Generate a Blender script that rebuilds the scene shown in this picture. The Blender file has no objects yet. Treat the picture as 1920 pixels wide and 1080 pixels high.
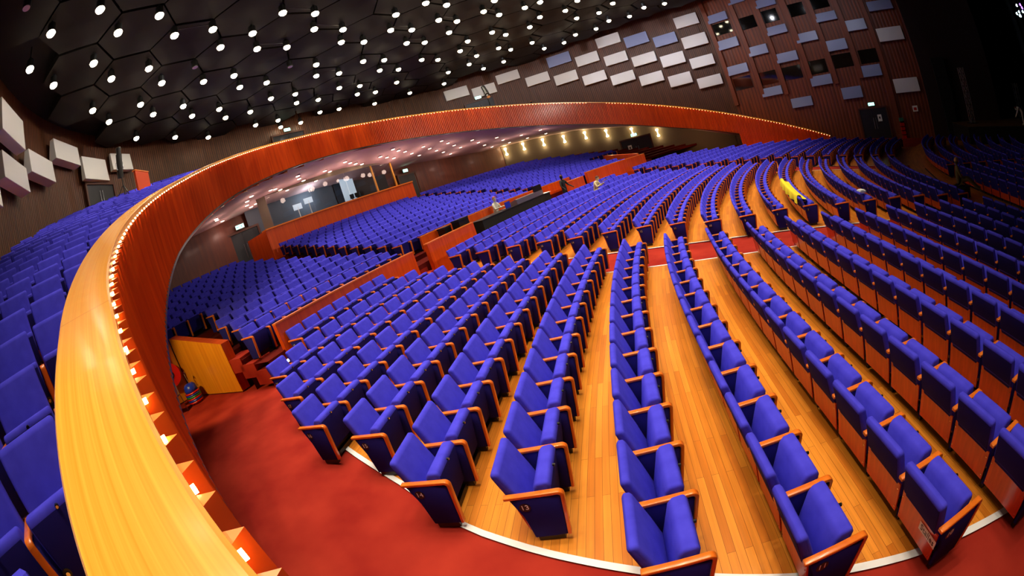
import bpy, bmesh, math, random
from mathutils import Vector, Matrix
random.seed(7)
S = bpy.context.scene
COL = S.collection
pi, cos, sin, sqrt, atan2 = math.pi, math.cos, math.sin, math.sqrt, math.atan2

# ------------------------------------------------------------------ materials
def lin(c):
    return tuple((v/12.92 if v <= .04045 else ((v+.055)/1.055)**2.4) for v in c)

def mat(name, rgb, rough=.6, metal=0., spec=.5, emit=None, es=0., sheen=0., coat=0., var=None, vscale=(8, 8, 8), vdark=.8, coord='Object', bump=0., detail=4):
    m = bpy.data.materials.new(name); m.use_nodes = True
    nt = m.node_tree; b = nt.nodes['Principled BSDF']
    c = lin(rgb)
    b.inputs['Base Color'].default_value = (*c, 1)
    b.inputs['Roughness'].default_value = rough
    b.inputs['Metallic'].default_value = metal
    b.inputs['Specular IOR Level'].default_value = spec
    if sheen: b.inputs['Sheen Weight'].default_value = sheen
    if coat: b.inputs['Coat Weight'].default_value = coat; b.inputs['Coat Roughness'].default_value = .12
    if emit:
        b.inputs['Emission Color'].default_value = (*lin(emit), 1); b.inputs['Emission Strength'].default_value = es
    if var is not None:
        tc = nt.nodes.new('ShaderNodeTexCoord'); mp = nt.nodes.new('ShaderNodeMapping'); nz = nt.nodes.new('ShaderNodeTexNoise')
        mp.inputs['Scale'].default_value = vscale; nz.inputs['Scale'].default_value = 1.; nz.inputs['Detail'].default_value = detail
        rp = nt.nodes.new('ShaderNodeValToRGB')
        rp.color_ramp.elements[0].position = .3; rp.color_ramp.elements[1].position = .72
        rp.color_ramp.elements[0].color = (*lin(var), 1); rp.color_ramp.elements[1].color = (*c, 1)
        nt.links.new(tc.outputs[coord], mp.inputs['Vector']); nt.links.new(mp.outputs['Vector'], nz.inputs['Vector'])
        nt.links.new(nz.outputs['Fac'], rp.inputs['Fac']); nt.links.new(rp.outputs['Color'], b.inputs['Base Color'])
        if bump:
            bp = nt.nodes.new('ShaderNodeBump'); bp.inputs['Strength'].default_value = bump; bp.inputs['Distance'].default_value = .01
            nt.links.new(nz.outputs['Fac'], bp.inputs['Height']); nt.links.new(bp.outputs['Normal'], b.inputs['Normal'])
    return m

def polar_mat(name, c1, c2, mortar, width, height, rough=.35, radial=False, coat=.2, cx=0.):
    """boards laid along the curved rows: brick pattern in (arc length, radius)"""
    m = bpy.data.materials.new(name); m.use_nodes = True
    nt = m.node_tree; b = nt.nodes['Principled BSDF']; N = nt.nodes.new; L = nt.links.new
    tc = N('ShaderNodeTexCoord'); sp = N('ShaderNodeSeparateXYZ'); L(tc.outputs['Object'], sp.inputs[0])
    def mth(op, a, bb=None):
        n = N('ShaderNodeMath'); n.operation = op
        for i, v in enumerate((a, bb)):
            if v is None: continue
            if isinstance(v, (int, float)): n.inputs[i].default_value = v
            else: L(v, n.inputs[i])
        return n.outputs[0]
    x = mth('SUBTRACT', sp.outputs[0], cx)
    r = mth('SQRT', mth('ADD', mth('MULTIPLY', x, x), mth('MULTIPLY', sp.outputs[1], sp.outputs[1])))
    a = mth('MULTIPLY', mth('ARCTAN2', sp.outputs[1], mth('MULTIPLY', x, -1.)), 30.)
    cb = N('ShaderNodeCombineXYZ'); L(a, cb.inputs[0]); L(r, cb.inputs[1])
    br = N('ShaderNodeTexBrick'); L(cb.outputs[0], br.inputs['Vector'])
    br.inputs['Scale'].default_value = 1.; br.inputs['Brick Width'].default_value = width; br.inputs['Row Height'].default_value = height
    br.inputs['Mortar Size'].default_value = .0015; br.inputs['Mortar Smooth'].default_value = .1; br.inputs['Bias'].default_value = -.1
    br.inputs['Color1'].default_value = (*lin(c1), 1); br.inputs['Color2'].default_value = (*lin(c2), 1); br.inputs['Mortar'].default_value = (*lin(mortar), 1)
    br.offset = .37; br.offset_frequency = 2
    nz = N('ShaderNodeTexNoise'); mp = N('ShaderNodeMapping'); mp.inputs['Scale'].default_value = (1.2, 30., 1.); L(cb.outputs[0], mp.inputs[0]); L(mp.outputs[0], nz.inputs['Vector'])
    nz.inputs['Scale'].default_value = 1.; nz.inputs['Detail'].default_value = 3
    nz2 = N('ShaderNodeTexNoise'); L(cb.outputs[0], nz2.inputs['Vector']); nz2.inputs['Scale'].default_value = .9
    mx = N('ShaderNodeMix'); mx.data_type = 'RGBA'; mx.blend_type = 'MULTIPLY'
    mr = N('ShaderNodeMapRange'); mr.inputs['From Min'].default_value = .3; mr.inputs['From Max'].default_value = .7; mr.inputs['To Min'].default_value = .72; mr.inputs['To Max'].default_value = 1.1
    L(mth('ADD', mth('MULTIPLY', nz.outputs['Fac'], .6), mth('MULTIPLY', nz2.outputs['Fac'], .4)), mr.inputs['Value'])
    mx.inputs['Factor'].default_value = 1.
    L(br.outputs['Color'], mx.inputs['A']); L(mr.outputs['Result'], mx.inputs['B']); L(mx.outputs['Result'], b.inputs['Base Color'])
    b.inputs['Roughness'].default_value = rough; b.inputs['Coat Weight'].default_value = coat; b.inputs['Coat Roughness'].default_value = .2
    return m

def uv_wood(name, c1, c2, su, sv, rough=.3, coat=.3, seam=0., seamcol=(.3, .1, .02)):
    """wood grain along u (metres) across v"""
    m = bpy.data.materials.new(name); m.use_nodes = True
    nt = m.node_tree; b = nt.nodes['Principled BSDF']; N = nt.nodes.new; L = nt.links.new
    uv = N('ShaderNodeUVMap'); mp = N('ShaderNodeMapping'); mp.inputs['Scale'].default_value = (su, sv, 1); L(uv.outputs[0], mp.inputs[0])
    nz = N('ShaderNodeTexNoise'); nz.inputs['Scale'].default_value = 1.; nz.inputs['Detail'].default_value = 5; nz.inputs['Distortion'].default_value = .4; L(mp.outputs[0], nz.inputs['Vector'])
    rp = N('ShaderNodeValToRGB'); rp.color_ramp.elements[0].position = .32; rp.color_ramp.elements[1].position = .68
    rp.color_ramp.elements[0].color = (*lin(c2), 1); rp.color_ramp.elements[1].color = (*lin(c1), 1); L(nz.outputs['Fac'], rp.inputs[0])
    out = rp.outputs[0]
    if seam:
        sx = N('ShaderNodeSeparateXYZ'); L(uv.outputs[0], sx.inputs[0])
        a = N('ShaderNodeMath'); a.operation = 'MODULO'; L(sx.outputs[0], a.inputs[0]); a.inputs[1].default_value = seam
        c = N('ShaderNodeMath'); c.operation = 'LESS_THAN'; L(a.outputs[0], c.inputs[0]); c.inputs[1].default_value = .006
        mx = N('ShaderNodeMix'); mx.data_type = 'RGBA'; L(c.outputs[0], mx.inputs['Factor']); L(out, mx.inputs['A']); mx.inputs['B'].default_value = (*lin(seamcol), 1)
        out = mx.outputs['Result']
    L(out, b.inputs['Base Color']); b.inputs['Roughness'].default_value = rough; b.inputs['Coat Weight'].default_value = coat; b.inputs['Coat Roughness'].default_value = .15
    return m

def ribbed(name, c1, c2, pitch, rough=.5):
    """vertical timber ribs, u = metres along the wall"""
    m = bpy.data.materials.new(name); m.use_nodes = True
    nt = m.node_tree; b = nt.nodes['Principled BSDF']; N = nt.nodes.new; L = nt.links.new
    uv = N('ShaderNodeUVMap'); sx = N('ShaderNodeSeparateXYZ'); L(uv.outputs[0], sx.inputs[0])
    w = N('ShaderNodeMath'); w.operation = 'MULTIPLY'; L(sx.outputs[0], w.inputs[0]); w.inputs[1].default_value = 2*pi/pitch
    s = N('ShaderNodeMath'); s.operation = 'SINE'; L(w.outputs[0], s.inputs[0])
    rp = N('ShaderNodeValToRGB'); rp.color_ramp.elements[0].position = .0; rp.color_ramp.elements[1].position = .35
    mr = N('ShaderNodeMapRange'); mr.inputs['From Min'].default_value = -1; L(s.outputs[0], mr.inputs['Value'])
    rp.color_ramp.elements[0].color = (*lin(c2), 1); rp.color_ramp.elements[1].color = (*lin(c1), 1); L(mr.outputs[0], rp.inputs[0])
    nz = N('ShaderNodeTexNoise'); nz.inputs['Scale'].default_value = 1.; mp = N('ShaderNodeMapping'); mp.inputs['Scale'].default_value = (6, .5, 1); L(uv.outputs[0], mp.inputs[0]); L(mp.outputs[0], nz.inputs['Vector'])
    m2 = N('ShaderNodeMapRange'); m2.inputs['From Min'].default_value = .3; m2.inputs['From Max'].default_value = .7; m2.inputs['To Min'].default_value = .65; m2.inputs['To Max'].default_value = 1.15; L(nz.outputs['Fac'], m2.inputs['Value'])
    mx = N('ShaderNodeMix'); mx.data_type = 'RGBA'; mx.blend_type = 'MULTIPLY'; mx.inputs['Factor'].default_value = 1.
    L(rp.outputs[0], mx.inputs['A']); L(m2.outputs[0], mx.inputs['B']); L(mx.outputs['Result'], b.inputs['Base Color'])
    bp = N('ShaderNodeBump'); bp.inputs['Strength'].default_value = .6; bp.inputs['Distance'].default_value = .02; L(mr.outputs[0], bp.inputs['Height']); L(bp.outputs[0], b.inputs['Normal'])
    b.inputs['Roughness'].default_value = rough
    return m

M = dict(
    fabric=mat('blue_fabric', (.27, .25, .86), .85, sheen=.25, var=(.23, .21, .80), vscale=(9, 9, 9), spec=.2),
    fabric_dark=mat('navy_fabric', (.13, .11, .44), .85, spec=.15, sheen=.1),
    seatwood=mat('beech_armrest', (.95, .50, .13), .3, coat=.4, var=(.86, .40, .08), vscale=(14, 14, 3)),
    backwood=mat('cherry_veneer', (.86, .26, .04), .35, coat=.25, var=(.74, .19, .02), vscale=(22, 22, 2.0)),
    black=mat('black_metal', (.03, .03, .035), .4), chrome=mat('chrome', (.8, .8, .8), .2, metal=1.),
    cream=mat('cream_paint', (.93, .90, .78), .6), white=mat('white_paint', (.92, .92, .92), .5),
    floorwood=polar_mat('oak_strip_floor', (.93, .58, .18), (.80, .44, .10), (.55, .27, .06), 1.3, .065),
    carpet=mat('red_carpet', (.72, .16, .12), .95, spec=.1, var=(.62, .10, .08), vscale=(1.1, 1.1, 1.1), bump=.15, sheen=.2),
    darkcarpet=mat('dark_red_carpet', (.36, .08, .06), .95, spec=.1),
    rail=uv_wood('rail_wood', (1., .70, .24), (.95, .58, .14), .7, 26, rough=.22, coat=.4, seam=3.1, seamcol=(.85, .45, .1)),
    slat=uv_wood('slat_wood', (.86, .30, .03), (.70, .20, .015), 9, .6, rough=.4, coat=.15),
    panelwood=uv_wood('partition_wood', (.88, .30, .04), (.76, .21, .02), 9, .5, rough=.35, coat=.2, seam=1.6),
    yellowwood=uv_wood('pale_partition_wood', (.90, .56, .12), (.82, .46, .07), 12, .6, rough=.4, coat=.2),
    ribwall=ribbed('ribbed_walnut_wall', (.38, .20, .08), (.12, .05, .02), .16),
    ribwall_red=ribbed('ribbed_mahogany_wall', (.50, .22, .07), (.36, .13, .03), .30),
    lowwall=mat('under_balcony_wall', (.42, .36, .30), .8),
    soffit=mat('soffit_plaster', (.66, .50, .50), .8), ceil=mat('ceiling_black', (.075, .055, .045), .8), ceilpanel=mat('ceiling_panel', (.11, .085, .065), .6),
    acoustic=mat('acoustic_panel_white', (.80, .79, .77), .35), blackout=mat('stage_black', (.015, .015, .02), .9),
    glass=mat('dark_window', (.04, .035, .03), .05, spec=.8), door=mat('navy_door', (.07, .07, .12), .5), doorframe=mat('door_timber', (.30, .13, .05), .5),
    lamp=mat('lamp_glow', (1, .95, .85), .5, emit=(1, .93, .78), es=26.), led=mat('led_glow', (1, .8, .5), .5, emit=(1, .78, .45), es=9.),
    soflamp=mat('downlight_glow', (1, .9, .8), .5, emit=(1, .88, .74), es=10.), sconce=mat('sconce_glow', (1, .95, .8), .5, emit=(1, .92, .62), es=12.),
    exit=mat('exit_glow', (.7, 1, .9), .5, emit=(.55, 1., .85), es=5.), exitgreen=mat('exit_green', (.05, .55, .35), .5, emit=(.05, .6, .4), es=1.2),
    steplight=mat('step_glow', (.9, .95, 1), .5, emit=(.85, .93, 1), es=8.),
    red=mat('red_paint', (.80, .07, .04), .35), blue=mat('blue_plastic', (.10, .20, .75), .3), yellow=mat('yellow_cloth', (.95, .85, .12), .8),
    green=mat('green_plastic', (.1, .5, .15), .4), paper=mat('paper', (.93, .93, .9), .7), alu=mat('aluminium', (.62, .62, .64), .4, metal=.9),
    stagewood=mat('stage_boards', (.45, .30, .18), .5), grey=mat('grey_booth', (.30, .33, .38), .7), teal=mat('teal_curtain', (.06, .16, .18), .8),
    skin=mat('skin', (.86, .60, .47), .6), hairbrown=mat('brown_hair', (.33, .17, .08), .7), hairblond=mat('blond_hair', (.78, .60, .36), .7), hairgrey=mat('ginger_hair', (.65, .35, .2), .7),
    shirtwhite=mat('pale_shirt', (.82, .80, .76), .8), shirtblack=mat('black_shirt', (.04, .045, .06), .8), shirtbeige=mat('beige_shirt', (.84, .78, .60), .8), khaki=mat('khaki_clothes', (.42, .36, .20), .85),
    jeans=mat('dark_jeans', (.12, .15, .28), .85), yellowgold=mat('gold_frame', (.80, .55, .16), .4), navy=mat('navy_box', (.05, .05, .10), .5),
    boothlight=mat('booth_white', (.85, .90, .95), .6, emit=(.8, .9, 1), es=.5),
)

# ------------------------------------------------------------------ mesh helpers
def link(o, parent=None):
    COL.objects.link(o)
    if parent: o.parent = parent
    return o

def props(o, label=None, cat=None, group=None, kind=None):
    for k, v in (('label', label), ('category', cat), ('group', group), ('kind', kind)):
        if v: o[k] = v
    return o

def empty(name, loc=(0, 0, 0), rz=0., **kw):
    o = bpy.data.objects.new(name, None); o.empty_display_size = .1
    o.location = loc; o.rotation_euler = (0, 0, rz); link(o)
    return props(o, **kw)

class MB:
    """collects verts / faces (with material index and optional uv)"""
    def __init__(s): s.v = []; s.f = []; s.m = []; s.uv = []
    def add(s, vs, fs, mi=0, uvs=None):
        b = len(s.v); s.v += [tuple(p) for p in vs]
        for i, f in enumerate(fs):
            s.f.append(tuple(b+j for j in f)); s.m.append(mi); s.uv.append(uvs[i] if uvs else None)
        return s
    def box(s, c, d, rz=0., mi=0):
        x, y, z = (k/2 for k in d); ca, sa = cos(rz), sin(rz); P = []
        for dx, dy, dz in ((-x, -y, -z), (x, -y, -z), (x, y, -z), (-x, y, -z), (-x, -y, z), (x, -y, z), (x, y, z), (-x, y, z)):
            P.append((c[0]+dx*ca-dy*sa, c[1]+dx*sa+dy*ca, c[2]+dz))
        return s.add(P, [(0, 3, 2, 1), (4, 5, 6, 7), (0, 1, 5, 4), (1, 2, 6, 5), (2, 3, 7, 6), (3, 0, 4, 7)], mi)
    def tube(s, a, b, r, n=8, mi=0, r2=None):
        a, b = Vector(a), Vector(b); d = (b-a).normalized(); u = d.orthogonal().normalized(); w = d.cross(u); r2 = r if r2 is None else r2
        P = [a+(u*cos(2*pi*i/n)+w*sin(2*pi*i/n))*r for i in range(n)]+[b+(u*cos(2*pi*i/n)+w*sin(2*pi*i/n))*r2 for i in range(n)]
        return s.add(P, [(i, (i+1) % n, n+(i+1) % n, n+i) for i in range(n)]+[tuple(range(n-1, -1, -1)), tuple(range(n, 2*n))], mi)
    def prism(s, poly, y0, y1, mi=0):
        """poly in (x,z), extruded along y"""
        n = len(poly); P = [(x, y0, z) for x, z in poly]+[(x, y1, z) for x, z in poly]
        return s.add(P, [tuple(range(n)), tuple(range(2*n-1, n-1, -1))]+[((i+1) % n, i, n+i, n+(i+1) % n) for i in range(n)], mi)
    def mesh(s, name, mats, smooth=False):
        me = bpy.data.meshes.new(name); me.from_pydata(s.v, [], s.f)
        for m in (mats if isinstance(mats, (list, tuple)) else [mats]): me.materials.append(m)
        me.polygons.foreach_set('material_index', s.m)
        if any(u is not None for u in s.uv):
            lay = me.uv_layers.new(name='UVMap'); k = 0
            for p, u in zip(me.polygons, s.uv):
                for j, li in enumerate(p.loop_indices): lay.data[li].uv = u[j] if u else (0, 0)
        if smooth: me.polygons.foreach_set('use_smooth', [True]*len(me.polygons))
        me.update(); return me
    def obj(s, name, mats, parent=None, smooth=False, **kw):
        return props(link(bpy.data.objects.new(name, s.mesh(name, mats, smooth)), parent), **kw)

def fixn(me):
    bm = bmesh.new(); bm.from_mesh(me); bmesh.ops.recalc_face_normals(bm, faces=bm.faces); bm.to_mesh(me); bm.free(); return me

def bevel_mesh(me, off, seg, smooth=True, ang=.5):
    bm = bmesh.new(); bm.from_mesh(me); bmesh.ops.recalc_face_normals(bm, faces=bm.faces)
    ed = [e for e in bm.edges if len(e.link_faces) == 2 and e.calc_face_angle(0) > ang]
    bmesh.ops.bevel(bm, geom=ed, offset=off, offset_type='OFFSET', segments=seg, profile=.5, affect='EDGES', clamp_overlap=True)
    if smooth:
        for f in bm.faces: f.smooth = True
    bm.to_mesh(me); bm.free(); return me

def mobj(name, me, parent=None, **kw):
    return props(link(bpy.data.objects.new(name, me), parent), **kw)

_txt = {}
def text_mesh(txt, size):
    key = (txt, size)
    if key in _txt: return _txt[key]
    cu = bpy.data.curves.new('lettering', 'FONT'); cu.body = txt; cu.size = size; cu.align_x = 'CENTER'; cu.align_y = 'CENTER'; cu.extrude = .0008; cu.resolution_u = 3
    o = bpy.data.objects.new('lettering', cu); COL.objects.link(o)
    dg = bpy.context.evaluated_depsgraph_get(); me = bpy.data.meshes.new_from_object(o.evaluated_get(dg))
    r = ([tuple(v.co) for v in me.vertices], [tuple(p.vertices) for p in me.polygons])
    bpy.data.objects.remove(o); bpy.data.curves.remove(cu); bpy.data.meshes.remove(me); _txt[key] = r
    return r

def add_text(mb, txt, size, origin, ux, uy, mi):
    """lettering laid in the plane ux (reading direction), uy (up)"""
    vs, fs = text_mesh(txt, size); o, ux, uy = Vector(origin), Vector(ux), Vector(uy); n = ux.cross(uy)
    mb.add([o+ux*x+uy*y+n*z for x, y, z in vs], fs, mi)

# ------------------------------------------------------------------ hall geometry (metres; stage towards +X, near side wall at -Y)
PC = .463
R13, PT, S1, S2 = 32.218, .87592, .07091, .0020186
def V(R, phi, z=0.): return Vector((-R*cos(phi-PC), R*sin(phi-PC), z))
def Rk(k): return R13+PT*(k-13)
def zk(k):
    d = k-13
    if k < 8: return -.304+.0715*(k-8)
    return S1*d+S2*d*d
def zR(R):
    k = 13+(R-.2-R13)/PT
    return zk(min(max(k, .6), 19.3))
XC, RB = -30.5, 16.1
def interp(x, xs, ys):
    if x <= xs[0]: return ys[0]
    for a, b, c, d in zip(xs, xs[1:], ys, ys[1:]):
        if x <= b: return c+(d-c)*(x-a)/(b-a)
    return ys[-1]
# plan of the balcony front: straight flanks joined by a rounded sweep; the rail climbs towards the back
BXC, BA, BB, BN = -29.519, 17.359, 16.111, 1.67
def zrail(X, Y):
    u = -28.8-X
    return 2.493+.368*u-.0025*u*u+.000024*u**3+.00109*Y*min(max(u, 0), 8)
def zlow(X, Y):
    u = min(max(-28.8-X, 0), 20)
    return zrail(X, Y)-(1.397+.0024*u+.00011*u*u+.0184*Y*min(u, 6)/6)
def _front():
    P = []
    nb = lambda X: -BB-.032*math.exp(-((X+28.55)/.9)**2)
    for i in range(64): X = -23.2+(BXC+23.2)*i/64; P.append((X, nb(X)))
    for i in range(401):
        t = -pi/2+pi*i/400; c, s_ = abs(cos(t)), sin(t)
        X = BXC-BA*c**(2/BN); P.append((X, (nb(X) if s_ < 0 else BB)*abs(s_)**(2/BN)))
    for i in range(1, 64): P.append((BXC+(-22.95-BXC)*i/63, BB))
    return P
FP = _front()
FS = [0.]
for a, b in zip(FP, FP[1:]): FS.append(FS[-1]+math.hypot(b[0]-a[0], b[1]-a[1]))
import bisect
def fpt(s, off=0.):
    i = min(max(bisect.bisect_right(FS, s)-1, 0), len(FP)-2); t = (s-FS[i])/max(1e-9, FS[i+1]-FS[i]); a, b = FP[i], FP[i+1]
    a0, b0 = FP[max(0, i-4)], FP[min(len(FP)-1, i+5)]; L = math.hypot(b0[0]-a0[0], b0[1]-a0[1]); nx, ny = -(b0[1]-a0[1])/L, (b0[0]-a0[0])/L
    return (a[0]+(b[0]-a[0])*t+nx*off, a[1]+(b[1]-a[1])*t+ny*off)
_fth = sorted((atan2(y, XC-x), math.hypot(x-XC, y), zlow(x, y)) for x, y in FP if x < -29.6)
FTH, FR, FZ = [q[0] for q in _fth], [q[1] for q in _fth], [q[2] for q in _fth]
def frontr(th): return interp(th, FTH, FR)
def inside_void(X, Y, m=0.):
    """is (X,Y) on the hall side of the balcony front (m metres of margin outwards)"""
    if X >= BXC: return abs(Y) < BB+m
    return math.hypot(X-XC, Y) < frontr(atan2(Y, XC-X))+m
def wallY(X):
    u = X+30.5
    return 20.6*max(0., (1-min(1, abs(u/24.2))**2.7))**(1/2.7) if u < 0 else 20.6-.303*u
RWALL = 51.9      # radius of the wall behind the rear stalls
def wallr(th):
    a, b = 15., 32.
    for _ in range(40):
        m = (a+b)/2; X = XC-m*cos(th); Y = abs(m*sin(th))
        if X > -54.7 and Y < wallY(X) and math.hypot(X, Y) < RWALL: a = m
        else: b = m
    return a
TW = [-1.586, -1.409, -1.206, -1.085, -0.968, -0.831, -0.696, -0.596, -0.469, -0.328, -0.206, -0.052, 0.146, 0.311, 0.596, 0.696, 0.831, 0.968, 1.085, 1.206, 1.409, 1.586]
ZW = [1.08, 2.37, 3.75, 4.31, 4.91, 5.23, 5.44, 5.47, 5.82, 6.08, 6.04, 6.05, 5.6, 5.99, 5.47, 5.44, 5.23, 4.91, 4.31, 3.75, 2.37, 1.08]
def soff(X, Y):
    th = atan2(Y, XC-X); r = math.hypot(X-XC, Y); t = (r-frontr(th))/(wallr(th)-frontr(th))
    return (1-t)*interp(th, FTH, FZ)+t*interp(th, TW, ZW)
ZC = 12.5
CAM = Vector((-27.294, -16.105, 2.511)); FPX = 824.86
CR = Matrix(((.782319, .103656, .614192), (.541532, .374024, -.752894), (-.307765, .921608, .236473)))
def project(P):
    d = CR.transposed() @ (Vector(P)-CAM); h = math.hypot(d.x, d.y); th = atan2(h, -d.z); r = 2*FPX*sin(th/2)
    return (960+r*d.x/(h+1e-9), 540-r*d.y/(h+1e-9))

cam = bpy.data.cameras.new('camera'); co = bpy.data.objects.new('camera', cam); COL.objects.link(co)
co.matrix_world = Matrix.Translation(CAM) @ CR.to_4x4()
cam.type = 'PANO'; cam.sensor_width = 36.; cam.sensor_fit = 'HORIZONTAL'
for tgt in (cam, getattr(cam, 'cycles', None)):
    try:
        tgt.panorama_type = 'FISHEYE_EQUISOLID'; tgt.fisheye_lens = FPX*36/1920; tgt.fisheye_fov = pi*1.3
    except Exception: pass
cam.clip_start = .02; cam.clip_end = 300
S.camera = co
HIDDEN = {('A', 2, 7), ('A', 3, 6), ('A', 4, 5), ('L', 2, 2), ('L', 3, 3), ('L', 4, 0), ('L', 5, 5), ('L', 6, 0), ('L', 6, 6), ('L', 7, 0), ('L', 8, 0), ('L', 8, 1), ('L', 8, 9), ('L', 9, 0), ('L', 9, 1)}
DROP = set()
PANELS = [(-50.79,13.97,11.28,2.12,0.97,0.86),(-49.1,15.64,10.8,2.09,0.97,0.7),(-47.21,16.99,11.36,2.05,0.9,0.55),(-45.07,18.1,10.33,2.08,0.88,0.41),(-42.82,18.92,9.65,2.06,0.94,0.29),(-40.53,19.5,8.87,2.07,0.9,0.2),(-38.21,19.88,8.14,2.08,0.89,0.13),(-35.88,20.11,7.4,2.06,0.89,0.07),(-42.88,18.91,11.45,2.11,1.0,0.3),(-40.58,19.49,10.7,2.03,0.95,0.2),(-38.22,19.88,9.95,2.02,0.91,0.13),(-35.92,20.1,9.17,2.09,0.9,0.07),(-38.31,19.87,11.72,2.12,0.96,0.13),(-35.96,20.1,11.0,2.08,1.0,0.07),(-33.59,20.21,10.27,2.01,0.93,0.03),(-31.27,20.21,11.34,2.05,1.0,-0.03),(-31.21,20.19,9.49,2.17,1.01,-0.05),(-33.54,20.21,6.66,1.98,0.96,0.03),(-33.57,20.21,8.46,2.06,0.99,0.03),(-31.23,20.2,7.66,2.07,0.88,-0.04),(-31.17,20.19,5.91,2.1,0.86,-0.05),(-28.67,19.69,10.77,1.82,0.71,-0.29),(-26.6,19.07,11.65,1.48,0.51,-0.29),(-24.38,18.4,10.79,1.79,0.68,-0.29),(-28.61,19.68,8.48,1.86,0.78,-0.29),(-26.41,19.01,7.33,1.71,0.75,-0.29),(-24.34,18.38,8.49,1.74,0.67,-0.29),(-28.57,19.67,6.28,1.84,0.74,-0.29),(-24.32,18.38,6.31,1.83,0.73,-0.29),(-22.23,17.75,7.45,1.82,0.71,-0.29),(-20.15,17.11,8.63,1.78,0.67,-0.29),(-20.11,17.1,6.44,1.67,0.8,-0.29),(-18.05,16.48,7.62,1.65,0.81,-0.29),(-26.38,19.0,4.0,1.77,0.66,-0.29),(-22.21,17.74,4.12,1.79,0.73,-0.29),(-24.24,18.35,2.79,1.77,0.71,-0.29),(-18.04,16.47,4.23,1.6,0.82,-0.29),(-20.08,17.09,2.89,1.69,0.83,-0.29),(-15.59,15.73,8.74,2.12,0.73,-0.29),(-15.61,15.74,6.61,2.17,0.98,-0.29),(-15.57,15.73,2.94,2.11,0.99,-0.29),(-41.88,-18.83,10.79,2.46,1.2,2.89),(-42.0,-18.8,9.1,2.5,0.65,2.88),(-44.56,-17.95,9.97,2.42,0.66,2.76),(-46.92,-16.79,11.12,2.83,0.96,2.61),(-49.03,-15.35,10.63,2.16,1.19,2.45),(-50.78,-13.65,11.13,1.72,0.97,2.28),(-39.54,-19.34,8.04,1.74,0.28,2.97)]
GLASS = [(-28.54,19.98,9.83,1.64,1.14),(-26.43,19.34,9.67,1.6,0.85),(-24.42,18.73,9.71,1.46,0.88),(-22.19,18.05,9.67,1.47,0.73),(-20.15,17.43,9.83,1.51,0.67),(-28.49,19.96,5.14,1.76,0.95),(-26.34,19.31,5.09,1.82,0.91),(-24.26,18.68,5.08,1.7,0.92),(-22.15,18.04,5.15,1.67,0.98),(-20.0,17.39,5.27,1.71,1.12),(-17.86,16.74,5.29,1.56,1.02)]
RIBS = [(-29.38,20.16,12.69,-29.66,20.25,3.5),(-27.12,19.48,11.98,-27.16,19.49,3.72),(-25.22,18.9,11.46,-25.16,18.88,3.56),(-23.13,18.27,10.86,-22.74,18.15,4.37),(-21.05,17.64,10.33,-20.95,17.61,3.68),(-18.91,16.99,9.87,-18.97,17.01,3.8),(-16.73,16.33,9.48,-17.11,16.44,-0.21)]
LAMPS = [(-38.8,-17.1),(-38.38,-15.4),(-39.39,-13.14),(-39.85,-14.58),(-40.79,-12.24),(-40.79,-10.68),(-40.26,-17.98),(-41.3,-15.41),(-41.82,-17.1),(-42.76,-14.57),(-42.77,-12.92),(-44.25,-12.08),(-42.21,-9.88),(-41.43,-8.72),(-42.75,-7.95),(-42.88,-6.38),(-40.08,-7.99),(-40.19,-6.43),(-41.42,-5.75),(-45.03,-9.84),(-45.01,-8.26),(-46.42,-7.44),(-46.41,-5.88),(-44.98,-3.57),(-46.39,-2.76),(-46.34,-1.22),(-48.56,0.21),(-44.86,-15.37),(-45.75,-12.91),(-47.2,-12.06),(-47.2,-10.4),(-48.7,-9.56),(-48.68,-7.92),(-50.14,-7.08),(-50.09,-5.45),(-48.65,-4.64),(-48.61,-3.0),(-50.06,-2.18),(-50.1,-0.51),(-52.59,1.05),(-52.57,2.74),(-46.48,-14.5),(-49.49,-12.78),(-51.1,-10.14),(-52.69,-7.54),(-52.63,-4.1),(-52.64,-2.37),(-54.18,-1.47),(-54.12,0.21),(-38.86,-1.33),(-38.76,-0.01),(-40.07,-2.12),(-41.51,-4.14),(-42.71,-3.44),(-40.18,0.91),(-40.08,2.23),(-41.5,-1.24),(-41.36,0.08),(-41.33,2.95),(-42.73,-2.03),(-42.82,1.02),(-42.66,2.29),(-38.75,2.9),(-38.75,4.32),(-37.53,5.13),(-36.66,5.39),(-38.0,7.59),(-39.3,8.46),(-40.71,6.24),(-40.73,7.74),(-42.14,5.56),(-43.51,6.38),(-44.06,8.79),(-42.63,9.52),(-42.63,11.05),(-41.17,11.73),(-41.71,14.43),(-40.25,15.12),(-38.8,14.26),(-37.29,14.83),(-36.95,10.72),(-36.63,8.43),(-35.37,7.61),(-35.57,11.41),(-35.89,14.04),(-34.21,10.59),(-34.49,14.78),(-33.03,13.82),(-31.62,14.49),(-44.97,-0.44),(-44.91,1.07),(-46.34,1.85),(-46.33,3.41),(-44.93,4.2),(-44.9,5.68),(-48.58,1.88),(-50.04,2.69),(-50.01,4.3),(-48.51,5.09),(-50.86,8.47),(-52.48,6.08),(-46.99,8.94),(-45.51,9.67),(-46.2,12.29),(-44.71,13.03),(-49.26,10.86),(-37.61,2.36)]
OFFL = [(-37.24,-17.95),(-43.56,-10.65),(-44.96,-5.15)]
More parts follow.
